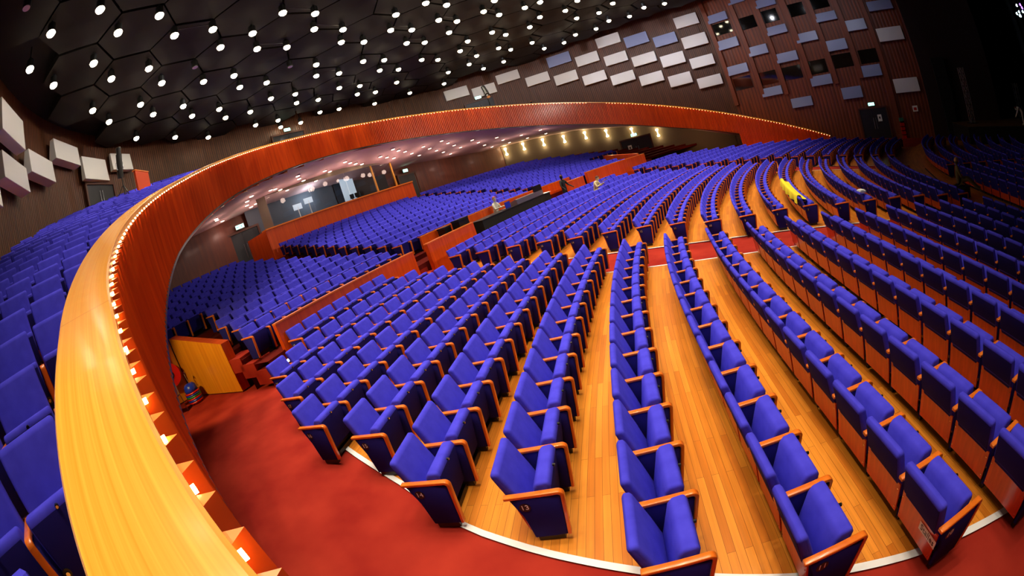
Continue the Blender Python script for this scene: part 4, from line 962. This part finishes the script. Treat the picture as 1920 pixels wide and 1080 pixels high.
# ------------------------------------------------------------------ things under the near balcony
t = empty('hose_reel', (-39.20, -15.43, 1.22), 0); props(t, 'round red fire hose reel on the corner wall below the balcony', 'hose reel')
b = MB(); b.tube((.02, 0, 0), (.06, 0, 0), .30, 28); b.tube((.22, 0, 0), (.26, 0, 0), .30, 28); b.tube((.06, 0, 0), (.22, 0, 0), .25, 24); b.obj('reel', M['red'], t)
b = MB(); b.tube((.261, 0, 0), (.285, 0, 0), .11, 20); b.obj('hub_ring', M['black'], t); b = MB(); b.tube((.286, 0, 0), (.30, 0, 0), .075, 18); b.obj('hub_cap', M['white'], t)
b = MB(); b.tube((.10, .1, .31), (.10, .12, .55), .025, 8); b.tube((.10, .12, .55), (-.02, .12, .58), .025, 8); b.obj('valve_pipe', M['chrome'], t)
t = empty('vacuum_cleaner', (-38.35, -15.12, .418), .25); props(t, 'blue and red tub vacuum cleaner with coiled hose below the balcony', 'vacuum cleaner')
lathe(MB(), [(.17, .0), (.19, .03), (.19, .27), (.18, .29)], (0, 0, 0), 20).obj('tub', M['red'], t)
lathe(MB(), [(.185, .29), (.19, .36), (.17, .44), (.12, .49), (.05, .50)], (0, 0, 0), 20).obj('motor_cap', M['blue'], t, smooth=True)
b = MB()
for j in range(6):
    z = .05+.045*j; n = 20
    P = [((.195+.028*cos(2*pi*q/8))*cos(2*pi*i/n), (.195+.028*cos(2*pi*q/8))*sin(2*pi*i/n), z+.022*sin(2*pi*q/8)) for i in range(n) for q in range(8)]
    b.add(P, [(i*8+q, ((i+1) % n)*8+q, ((i+1) % n)*8+(q+1) % 8, i*8+(q+1) % 8) for i in range(n) for q in range(8)], (0, 1, 0, 2, 1, 0)[j])
b.obj('coiled_hose', [M['red'], M['blue'], M['green']], t, kind='stuff')
b = MB(); b.box((.10, -.02, .44), (.10, .14, .02)); b.obj('label_plate', M['alu'], t)
b = MB(); b.tube((-.1, .06, .44), (-.16, .06, .72), .014, 8); b.tube((-.16, .06, .72), (-.10, .06, .78), .014, 8); b.tube((-.10, .06, .78), (-.04, .06, .74), .014, 8); b.obj('wand', M['chrome'], t)
for a in (0, 1, 2, 3): b = MB(); b.tube((.17*cos(a*pi/2+.6), .17*sin(a*pi/2+.6)-.015, .03), (.17*cos(a*pi/2+.6), .17*sin(a*pi/2+.6)+.015, .03), .03, 10); b.obj('castor', M['black'], t)
t = empty('folding_chair', (-38.0, -15.72, .418), -.5); props(t, 'plain metal tube folding chair half hidden by the balcony front', 'chair')
MB().box((0, 0, .42), (.36, .36, .025)).obj('seat', M['doorframe'], t); MB().box((-.20, 0, .70), (.02, .36, .18)).obj('backrest', M['doorframe'], t)
for sx, sy in ((1, 1), (1, -1), (-1, 1), (-1, -1)): b = MB(); b.tube((.17*sx-.03, .17*sy, .42), (.22*sx, .18*sy, 0), .012, 8); b.obj('leg', M['alu'], t)
for sy in (-1, 1): b = MB(); b.tube((-.17, .17*sy, .42), (-.21, .17*sy, .79), .012, 8); b.obj('back_post', M['alu'], t)
# ------------------------------------------------------------------ stage end
mb = MB(); pl = [(-13., 13.5), (-13.5, 9.93), (-11.5, 9.1), (-8.5, 8.2), (-7.2, 4), (-6.8, -2), (-7.2, -8), (-9, -12), (3, -14), (3, 22), (-10, 22)]
mb.add([(x, y, -1.2) for x, y in pl]+[(x, y, .2) for x, y in pl], [tuple(range(11)), tuple(range(21, 10, -1))]+[(i, (i+1) % 11, 11+(i+1) % 11, 11+i) for i in range(11)])
b = fixn(mb.mesh('stage', [M['blackout'], M['stagewood']]))
for p in b.polygons:
    if abs(p.normal.z) > .9 and p.center.z > 0: p.material_index = 1
mobj('floor_stage', b, kind='structure')
for nm, c, d in (('wall_stage', (3.5, 0, 6), (.2, 60, 18)), ('wall_stage_right', (-3, 24, 6), (30, .2, 18)), ('wall_stage_left', (-3, -22, 6), (22, .2, 18))): MB().box(c, d).obj(nm, M['blackout'], kind='structure')
MB().box((-11.0, wallY(-11.0)-.12, 6.4), (6.4, .1, 15.5), rz=-.294).obj('wall_right_masking', M['masking'], kind='structure')
def truss(c, h_, label):
    t = empty('truss_tower', c); props(t, label, 'truss tower', 'lighting truss towers on the stage'); s = .17
    for sx in (-1, 1):
        for sy in (-1, 1): b = MB(); b.tube((s*sx, s*sy, 0), (s*sx, s*sy, h_), .028, 8); b.obj('upright', M['alu'], t)
    n = int(h_/.36)
    for (ax, ay), (bx_, by_) in (((-s, -s), (s, -s)), ((s, -s), (s, s)), ((s, s), (-s, s)), ((-s, s), (-s, -s))):
        for i in range(n):
            z0, z1 = h_*i/n, h_*(i+1)/n; b = MB(); p, q = ((ax, ay), (bx_, by_)) if i % 2 else ((bx_, by_), (ax, ay)); b.tube((*p, z0), (*q, z1), .016, 6); b.obj('brace', M['alu'], t)
    b = MB().box((0, 0, .02), (.7, .7, .04)).obj('base_plate', M['black'], t)
truss((-11.74, 12.31, .2), 3.55, 'grey lattice truss tower at the near corner of the stage')
truss((-4.56, 14.71, .2), 2.5, 'dim lattice truss tower further back at the right picture edge')
t = empty('stage_curtain', (-5.3, 11.65, .2)); props(t, 'dark teal curtain hanging at the edge of the stage opening', 'curtain')
b = MB(); P = []; n = 60
for i in range(n+1): P += [(.3+7*i/n, .18*sin(i*.9)+.25*i/n, 0), (.3+7*i/n, .18*sin(i*.9)+.25*i/n, 11.5)]
b.add(P, [(2*i, 2*i+2, 2*i+3, 2*i+1) for i in range(n)]); b.obj('drape', M['teal'], t, smooth=True)
t = empty('stage_light_cluster', (-6.9, 7.35, 6.6)); props(t, 'cluster of white and violet stage lights at the upper right corner', 'stage lights')
for i in range(9): x, y, z = random.uniform(-.3, .3), random.uniform(-.55, .55), random.uniform(-.1, .6); b = MB(); b.tube((x, y, z), (x+.16, y, z+.02), .10, 10); o = b.obj('lamp_can', M['black'], t); b = MB(); b.tube((x-.02, y-.01, z), (x-.004, y, z), .085, 12); b.obj('lens', M['stagelamp' if i % 3 else 'stagelamp_violet'], o)
b = MB(); b.tube((0, -.7, .3), (0, .7, .3), .03, 8); b.tube((0, 0, .3), (0, 0, 5.6), .03, 8); b.obj('hanging_bar', M['black'], t)
t = empty('loudspeaker_stack', (-12.6, 14.6, 1.2)); props(t, 'tall black loudspeaker array on the dark wall before the stage', 'loudspeaker')
for i in range(5): b = MB(); b.prism([(-.25, 0), (.25, 0), (.25, .62), (-.25, .66)], -.55, .55); o = b.obj('speaker_cabinet', M['blackout'], t); o.location = (0, 0, .68*i); o.rotation_euler = (0, 0, pi/2-.29)
b = MB().box((0, 0, -1.0), (.5, .9, 2.0), rz=pi/2-.29).obj('stand', M['blackout'], t)
t = empty('fire_bucket_stand', (-16.7, wallY(-16.7)-.35, -.8)); props(t, 'stack of red fire safety boxes on the wall beside the far doors', 'fire safety boxes')
for i in range(4): MB().box((0, 0, .2+.29*i), (.34, .2, .22)).obj('box', M['red'], t)
MB().box((0, 0, 1.42), (.34, .2, .24)).obj('green_box', M['exitgreen2'], t); MB().box((0, .12, .75), (.05, .03, 1.5)).obj('back_rail', M['black'], t)
t = empty('safety_sign', (-15.34, wallY(-15.34)-.32, 1.28), -.294); props(t, 'small square white and red sign on the dark wall near the stage', 'sign'); MB().box((0, 0, 0), (.44, .02, .40)).obj('sign_board', M['paper'], t); MB().box((0, -.013, -.02), (.26, .006, .20)).obj('red_mark', M['red'], t)
# ------------------------------------------------------------------ loose things in the seats
t = MB(); R7 = Rk(7); P = []; n, f_ = 40, 6
for i in range(n+1):
    f = .286+(.405-.286)*i/n; w_ = .03*sin(i*.7)
    for (dx, dz) in ((.50+w_, .52), (.485, .70), (.45, .735+.01*sin(i)), (.38, .72), (.34, .62), (.24+w_, .60), (.20, .585)): P.append(V(R7+dx, f, zk(7)+dz+.012))
t.add(P, [(i*7+j, i*7+j+1, (i+1)*7+j+1, (i+1)*7+j) for i in range(n) for j in range(6)])
props(t.obj('yellow_cloth', M['yellow'], smooth=True), 'yellow cloth laid over several seats of a far row', 'cloth')
p = V(Rk(5)+.25, .292, zk(5)+.66); t = MB(); t.box(p, (.20, .26, .05), rz=.3); t.box((p.x, p.y, p.z+.035), (.15, .2, .02), rz=.5); props(t.obj('folded_paper', M['paper']), 'small white folded paper left on an armrest in the far block', 'paper')
def followspot(c, yaw, pitch, label, z0):
    t = empty('followspot', c, yaw); props(t, label, 'followspot', 'followspots on the balcony')
    b = MB(); b.tube((0, 0, z0), (0, 0, -.18), .035, 10); b.obj('stand_pole', M['black'], t)
    for a in (0, 2.1, 4.2): b = MB(); b.tube((0, 0, z0+.5), (.42*cos(a), .42*sin(a), z0), .02, 8); b.obj('leg', M['black'], t)
    cp, sp_ = cos(pitch), sin(pitch); d = Vector((cp, 0, sp_)); b = MB(); b.tube(-d*.62, d*.45, .165, 14); b.obj('lamp_body', M['black'], t)
    b = MB(); b.tube(d*.45, d*.75, .12, 14, r2=.14); b.obj('lens_tube', M['black'], t); b = MB(); b.tube(d*.752, d*.76, .125, 14); b.obj('lens', M['chrome'], t)
    b = MB(); b.box((0, .19, -.08), (.06, .02, .34)); b.box((0, -.19, -.08), (.06, .02, .34)); b.box((0, 0, -.25), (.06, .40, .03)); b.obj('yoke', M['alu'], t)
    return t
followspot((-45.3, 10.2, 9.25), -.8+pi*0, -.85, 'black followspot on a stand on the far balcony before the white panels', -2.2)
followspot((-47.3, -14.2, 9.75), .35, 1.35, 'upright black followspot on a stand at the top of the near balcony', -1.5)
t = empty('operator_booth', (-48.0, -13.1, 7.75), -.7); props(t, 'slatted orange operator box beside the near followspot', 'operator box')
mb = MB()
for i in range(9): mb.box((-.55+.14*i, 0, .75), (.06, .08, 1.5))
mb.box((0, .06, .75), (1.25, .03, 1.5)); mb.obj('slatted_panel', M['slatplain'], t); MB().box((0, 0, 1.53), (1.3, .2, .05)).obj('top_rail', M['capwood'], t)

# ------------------------------------------------------------------ people
def person(name, label, at, yaw, J, cloth, legs, hairm, sc=.89, skin='skin', shoes='black', shortsleeve=False):
    """J: joints in a body frame (x forward, y left, z up, metres for a 1.75 m adult); one continuous skinned body"""
    root = empty(name, at, yaw); props(root, label, 'person')
    V_, E_, R_, C_ = [], [], [], []
    def add(p, r, c, par=None):
        V_.append(Vector(p)*sc); R_.append(r*sc); C_.append(c)
        if par is not None: E_.append((par, len(V_)-1))
        return len(V_)-1
    g = lambda k: Vector(J[k])
    hip = add(g('hip'), .135, 1); mid = add((g('hip')+g('chest'))/2, .125, 0, hip); ch = add(g('chest'), .15, 0, mid); nk = add(g('neck'), .058, 2, ch); hd0 = add(g('neck').lerp(g('head'), .45), .06, 2, nk)
    for s in ('l', 'r'):
        sg = 1 if s == 'l' else -1
        sh = add(g('sh'+s), .072, 0, ch); el = add(g('el'+s), .048, 2 if shortsleeve else 0, sh); wr = add(g('wr'+s), .031, 2 if shortsleeve else 0, el)
        d = (g('wr'+s)-g('el'+s)).normalized(); side = d.cross(Vector((0, 0, 1))); side = side.normalized() if side.length > .1 else Vector((1, 0, 0)); up = side.cross(d)
        pm = add(g('wr'+s)+d*.055, .034, 2, wr)
        for i, L in enumerate((.070, .080, .075, .060)):
            b0 = g('wr'+s)+d*.075+side*(.026-.0175*i); k = add(b0+d*.02, .0105, 2, pm); k2 = add(b0+d*(L*.55)-up*.006, .0095, 2, k); add(b0+d*L*.85-up*.028, .008, 2, k2)
        th = add(g('wr'+s)+d*.045+side*.045, .012, 2, pm); add(g('wr'+s)+d*.085+side*.06-up*.012, .010, 2, th)
        hj = add(g('hip')+Vector((0, .09*sg, -.04)), .105, 1, hip); kn = add(g('kn'+s), .066, 1, hj); an = add(g('an'+s), .044, 1, kn); add(g('an'+s)+Vector((*Vector(J.get('toe', (.15, 0)))[:2], -.045)) if 'toe' in J else g('an'+s)+Vector((.15, 0, -.045)), .040, 3, an)
    me = bpy.data.meshes.new('tmp'); me.from_pydata(V_, E_, []); o = bpy.data.objects.new('tmp', me); COL.objects.link(o)
    m = o.modifiers.new('s', 'SKIN'); m.use_smooth_shade = True
    for i, sv in enumerate(me.skin_vertices[0].data): sv.radius = (R_[i], R_[i]); sv.use_root = (i == 0)
    m2 = o.modifiers.new('u', 'SUBSURF'); m2.levels = m2.render_levels = 1
    bpy.context.view_layer.update(); dg = bpy.context.evaluated_depsgraph_get(); body = bpy.data.meshes.new_from_object(o.evaluated_get(dg)); bpy.data.objects.remove(o); bpy.data.meshes.remove(me)
    bm = bmesh.new(); bm.from_mesh(body)
    segs = [(V_[a], V_[b], C_[b] if C_[a] != C_[b] else C_[a], a, b) for a, b in E_]
    fd = (Vector(J.get('look', (1, 0, 0)))).normalized(); lf = Vector((0, 0, 1)).cross(fd).normalized(); upv = fd.cross(lf); H = g('head')*sc
    for f in bm.faces:
        c = f.calc_center_median(); best = min(segs, key=lambda q: (c-q[0]-(q[1]-q[0])*max(0, min(1, (c-q[0]).dot(q[1]-q[0])/max(1e-9, (q[1]-q[0]).length_squared)))).length); f.material_index = best[2]; f.smooth = True
    def ell(cn, rx, ry, rz, mi, seg=14):
        r = bmesh.ops.create_uvsphere(bm, u_segments=seg, v_segments=10, radius=1.); fs = set()
        for v in r['verts']:
            x, y, z = v.co; v.co = cn+fd*x*rx+lf*y*ry+upv*z*rz; fs.update(v.link_faces)
        for f in fs: f.material_index = mi; f.smooth = True
    ell(H, .098*sc, .078*sc, .118*sc, 2); ell(H+(fd*.098-upv*.012)*sc, .020*sc, .013*sc, .024*sc, 2, 8); ell(H+(fd*.03-upv*.085)*sc, .06*sc, .05*sc, .035*sc, 2, 10)
    for sg in (1, -1): ell(H+(lf*.079*sg-upv*.008)*sc, .02*sc, .009*sc, .032*sc, 2, 8)
    ell(H+(fd*.091-upv*.055)*sc, .008*sc, .026*sc, .007*sc, 4, 8)
    bm.to_mesh(body); bm.free(); body.name = 'body'; body.materials.clear()
    for k in (cloth, legs, skin, shoes, 'red'): body.materials.append(M[k])
    mobj('body', body, root)
    bm = bmesh.new(); r = bmesh.ops.create_uvsphere(bm, u_segments=16, v_segments=12, radius=1.)
    bmesh.ops.delete(bm, geom=[v for v in bm.verts if v.co.z < -.15 and v.co.x > -.35 or v.co.z < .38 and v.co.x > .55 or v.co.z < -.55], context='VERTS')
    for v in bm.verts: x, y, z = v.co; v.co = H+(fd*(x*.107-.006)+lf*y*.087+upv*(z*.128+.006))*sc
    hm = bpy.data.meshes.new('hair'); bm.to_mesh(hm); bm.free(); hm.materials.append(M[hairm]); hm.polygons.foreach_set('use_smooth', [True]*len(hm.polygons)); mobj('hair', hm, root)
    for sg in (1, -1):
        b = MB(); p = H+(fd*.088+lf*.032*sg+upv*.012)*sc; b.tube(p, p+fd*.008*sc, .010*sc, 8); b.obj('eye', M['black'], root)
    return root
SIT = dict(hip=(0, 0, 0), chest=(.04, 0, .36), neck=(.06, 0, .50), head=(.09, 0, .66), shl=(.04, .18, .42), shr=(.04, -.18, .42), ell=(.16, .24, .18), elr=(.16, -.24, .18), wrl=(.38, .18, .16), wrr=(.38, -.18, .16), knl=(.42, .12, -.02), knr=(.42, -.12, -.02), anl=(.44, .12, -.42), anr=(.44, -.12, -.42))
STAND = dict(hip=(0, 0, .93), chest=(.0, 0, 1.30), neck=(.01, 0, 1.46), head=(.03, 0, 1.62), shl=(0, .19, 1.39), shr=(0, -.19, 1.39), ell=(.06, .30, 1.12), elr=(.06, -.30, 1.12), wrl=(.26, .20, 1.02), wrr=(.26, -.20, 1.02), knl=(.02, .11, .50), knr=(.02, -.11, .50), anl=(0, .12, .085), anr=(0, -.12, .085))
p = V(38.55, .418); t = empty('stool', (p.x, p.y, .405), 0); props(t, 'black stool under the operator at the sound desk', 'stool')
b = MB(); b.tube((0, 0, .62), (0, 0, .70), .17, 16); b.obj('seat', M['black'], t); b = MB(); b.tube((0, 0, .04), (0, 0, .62), .03, 8); b.obj('stem', M['chrome'], t); b = MB(); b.tube((0, 0, 0), (0, 0, .04), .22, 14); b.obj('base', M['black'], t)
J = dict(SIT); J.update(look=(1, -.3, -.25), wrl=(.36, .12, .22), wrr=(.35, -.22, .22), knl=(.36, .12, -.02), knr=(.36, -.12, -.02), anl=(.24, .12, -.43), anr=(.24, -.12, -.43), toe=(.08, 0))
person('person', 'man in a pale shirt seated at the mixing console', (p.x, p.y, 1.31), -(.418-PC), J, 'shirtwhite', 'jeans', 'hairgrey')
p = V(37.35, .521); J = dict(STAND); J.update(look=(.8, -.5, -.1), wrr=(.22, -.30, .98), wrl=(.34, .30, 1.0), ell=(.10, .36, 1.14))
person('person', 'man in a black t-shirt standing beside the sound desk', (p.x, p.y, .418), -(.521-PC), J, 'shirtblack', 'shirtblack', 'hairbrown', shortsleeve=True)
k_, i_ = 17, CHAIR[1]; s_ = [q for r in ROWS if r['block'] == 'B' and r['k'] == 17 for q in r['seats'] if q[4] == i_][0]
e = empty('theatre_seat', s_[:3], s_[3]); props(e, 'blue seat with its cushion down under the man reading in the far block', 'seat', GRP['B'])
for nm in ('backrest', 'back_panel', 'floor_rail', 'armrest', 'side_panel'): put_part(nm, SM[nm], e)
b = MB(); b.prism([(-.33, .30), (.07, .34), (.09, .36), (.08, .40), (-.32, .365)], .038, .502); mobj('seat_cushion', bevel_mesh(b.mesh('seat_cushion', M['fabric']), .015, 2), e)
q = Vector(s_[:3])+Vector((cos(s_[3]), sin(s_[3]), 0))*-.17+Vector((-sin(s_[3]), cos(s_[3]), 0))*.27
J = dict(SIT); J.update(chest=(.13, 0, .33), neck=(.20, 0, .45), head=(.28, 0, .58), shl=(.14, .18, .39), shr=(.14, -.18, .39), ell=(.26, .24, .16), elr=(.26, -.24, .16), wrl=(.46, .12, .24), wrr=(.46, -.12, .24), look=(1, 0, -.5), anl=(.40, .12, -.40), anr=(.40, -.12, -.40))
person('person', 'man in a beige shirt leaning forward over papers in the far rows', (q.x, q.y, s_[2]+.53), s_[3], J, 'shirtbeige', 'khaki', 'hairbrown')
d = Vector((cos(s_[3]), sin(s_[3]), 0)); b = MB(); c = q+d*.56+Vector((0, 0, .36)); b.add([c+Vector((-.10, -.26, .0)), c+Vector((.16, -.26, .10)), c+Vector((.16, .20, .10)), c+Vector((-.10, .20, .0))], [(0, 1, 2, 3)]); o = b.obj('newspaper', M['paper']); o.location = (0, 0, s_[2]+.0); m_ = o.modifiers.new('t', 'SOLIDIFY'); m_.thickness = .004
o.location = (0, 0, .475); props(o, 'open white paper held by the man reading in the far rows', 'paper')
J = dict(STAND); J.update(look=(.9, -.4, -.2), wrl=(.34, .16, 1.14), wrr=(.34, -.16, 1.14))
person('person', 'person in dark clothes standing behind the far balcony rail', (-43.45, 12.75, bfloor(14.9)+.0), -.75, J, 'shirtblack', 'shirtblack', 'hairgrey')
t = empty('instrument_case', (-20.75, -2.35, zb(20.8)), .6); props(t, 'low black case the blond person sits on in the cross aisle', 'case'); MB().box((0, 0, .17), (.50, .62, .32)).obj('case_body', M['black'], t); MB().box((0, 0, .345), (.52, .64, .03)).obj('lid', M['navy'], t)
J = dict(SIT); J.update(chest=(-.02, .10, .36), neck=(-.02, .16, .50), head=(.0, .22, .65), shl=(-.04, .27, .40), shr=(.0, -.09, .42), ell=(-.02, .34, .14), elr=(.14, -.16, .16), wrl=(.14, .30, -.02), wrr=(.34, -.08, .10), knl=(.44, .10, .10), knr=(.44, -.12, .06), anl=(.86, .06, -.20), anr=(.86, -.14, -.24), look=(.6, .4, -.5))
person('person', 'blond person in khaki clothes sitting in the front cross aisle, legs stretched', (-20.78, -2.30, zb(20.8)+.52), -.42, J, 'khaki', 'khaki', 'hairblond')
J = dict(STAND); J.update(chest=(.28, 0, 1.14), neck=(.42, 0, 1.16), head=(.56, 0, 1.10), shl=(.30, .19, 1.16), shr=(.30, -.19, 1.16), ell=(.46, .22, .86), elr=(.46, -.22, .86), wrl=(.62, .14, .62), wrr=(.62, -.14, .62), look=(.7, 0, -.7))
person('person', 'crew member in a pale shirt bending down at the edge of the stage', (-8.6, 9.0, .202), 2.6, J, 'shirtwhite', 'jeans', 'hairbrown')
t = empty('boom_stand', (-20.75, -.6, zb(20.7)), 1.5); props(t, 'dark metal stand lying in the cross aisle beside the blond person', 'stand')
b = MB(); b.tube((-.1, 0, .05), (1.5, .3, .45), .022, 8); b.obj('boom_arm', M['black'], t)
for a in (0, 2.1, 4.2): b = MB(); b.tube((0, 0, .12), (.42*cos(a), .42*sin(a), .015), .016, 6); b.obj('leg', M['black'], t)
# ------------------------------------------------------------------ lights (lamps at their fittings or out of view, plus added fills) 
def spot(p, power, size=2.4, blend=.6, col=(1, .86, .66), rad=.12, tgt=None, name='lamp'):
    l = bpy.data.lights.new(name, 'SPOT'); l.energy = power; l.spot_size = size; l.spot_blend = blend; l.color = col; l.shadow_soft_size = rad
    o = bpy.data.objects.new(name, l); o.location = p; COL.objects.link(o)
    if tgt is not None: o.rotation_euler = (Vector(tgt)-Vector(p)).to_track_quat('-Z', 'Y').to_euler()
    return o
E_LAMP = 640.
for (x, y) in LAMPS: spot((x, y, ZL-.14), E_LAMP, 0.95, .8)
extra = []
for k in range(0, 8):
    for off, y0 in ((0., -4.32), (1.40, -6.68)):
        X = -46.41+2.8*k+off
        for m in range(-4, 6):
            Y = y0+4.7*m
            for dx, dy in ((0, 1.57), (1.36, .785)):
                p = (X+dx, Y+dy)
                if p[0] < -38 or p[0] > -26.5 or abs(p[1]) > 17.5: continue
                if any(math.hypot(p[0]-q[0], p[1]-q[1]) < 1.0 for q in LAMPS): continue
                extra.append(p)
for i, p in enumerate(extra): spot((p[0], p[1], ZL-.14), E_LAMP*1.0, 0.95, .8)
print('lamps', len(LAMPS), 'extra', len(extra))
w = bpy.data.worlds.new('world'); S.world = w; w.use_nodes = True
w.node_tree.nodes['Background'].inputs[0].default_value = (.5, .55, .8, 1); w.node_tree.nodes['Background'].inputs[1].default_value = .012
# wall fill: spots added at ceiling height to brighten the panels, one lamp over the yellow stair wall, one warm lamp under the far flank
for (x, y, tx, ty, tz, e_) in ((-44, 9, -48.5, 15.5, 10.5, 700), (-40, 11.5, -41.5, 19.2, 10, 800), (-36, 11.5, -36, 20.3, 9, 900), (-33, 11, -32, 20.2, 8.5, 900), (-29, 10, -28, 19.5, 8.5, 450), (-25, 9, -24, 18.3, 7.5, 450), (-21, 8, -20, 17, 6.5, 350), (-39.5, -13, -42.5, -18.8, 10, 420), (-43, -11, -46.5, -16.8, 10.5, 380), (-46, -9, -50, -14.5, 10.5, 380)):
    spot((x, y, ZL-.14), e_, 1.5, 1., (.9, .9, 1.) if y > 0 else (1, .93, .85), .08, (tx, ty, tz))
spot((-36.0, -16.9, 3.2), 420, 1.3, .5, (1, .80, .30), .05, (-37.2, -14.3, 1.1), 'under_balcony_lamp')
spot((-33.2, 17.6, 1.75), 60, 2.6, .8, (1, .62, .28), .06, (-33.6, 20.4, 1.2), 'under_balcony_lamp')
spot((-26.6, -15.6, 8.5), 900, .5, .8, (1, .92, .75), .1, (-27.9, -16.15, 2.2), 'rail_lamp')
for y in (-7, 7): spot((-12, y, 10.5), 6000, 1.15, 1., (1, .88, .72), .25, (-45, -y*.3, 5.5), 'stage_front_lamp')
# point fills added below the downlights in place of light bounced onto the soffit
for i, (x, y) in enumerate(SOFL):
    if i % 2 == 0:
        l = bpy.data.lights.new('downlight', 'POINT'); l.energy = 13.; l.color = (1, .70, .58); l.shadow_soft_size = .15; o = bpy.data.objects.new('downlight', l); o.location = (x, y, soff(x, y)-.55); COL.objects.link(o)
S.cycles.use_denoising = True
try:
    S.cycles.denoiser = 'OPENIMAGEDENOISE'; S.cycles.use_light_tree = True
    S.cycles.max_bounces = 4; S.cycles.diffuse_bounces = 2; S.cycles.glossy_bounces = 2; S.cycles.transparent_max_bounces = 8; S.cycles.sample_clamp_indirect = 6.
    S.cycles.use_adaptive_sampling = True; S.cycles.adaptive_threshold = .06; S.cycles.adaptive_min_samples = 16
except Exception: pass
S.view_settings.view_transform = 'Standard'; S.view_settings.look = 'None'; S.view_settings.exposure = 0.; S.view_settings.gamma = 1.
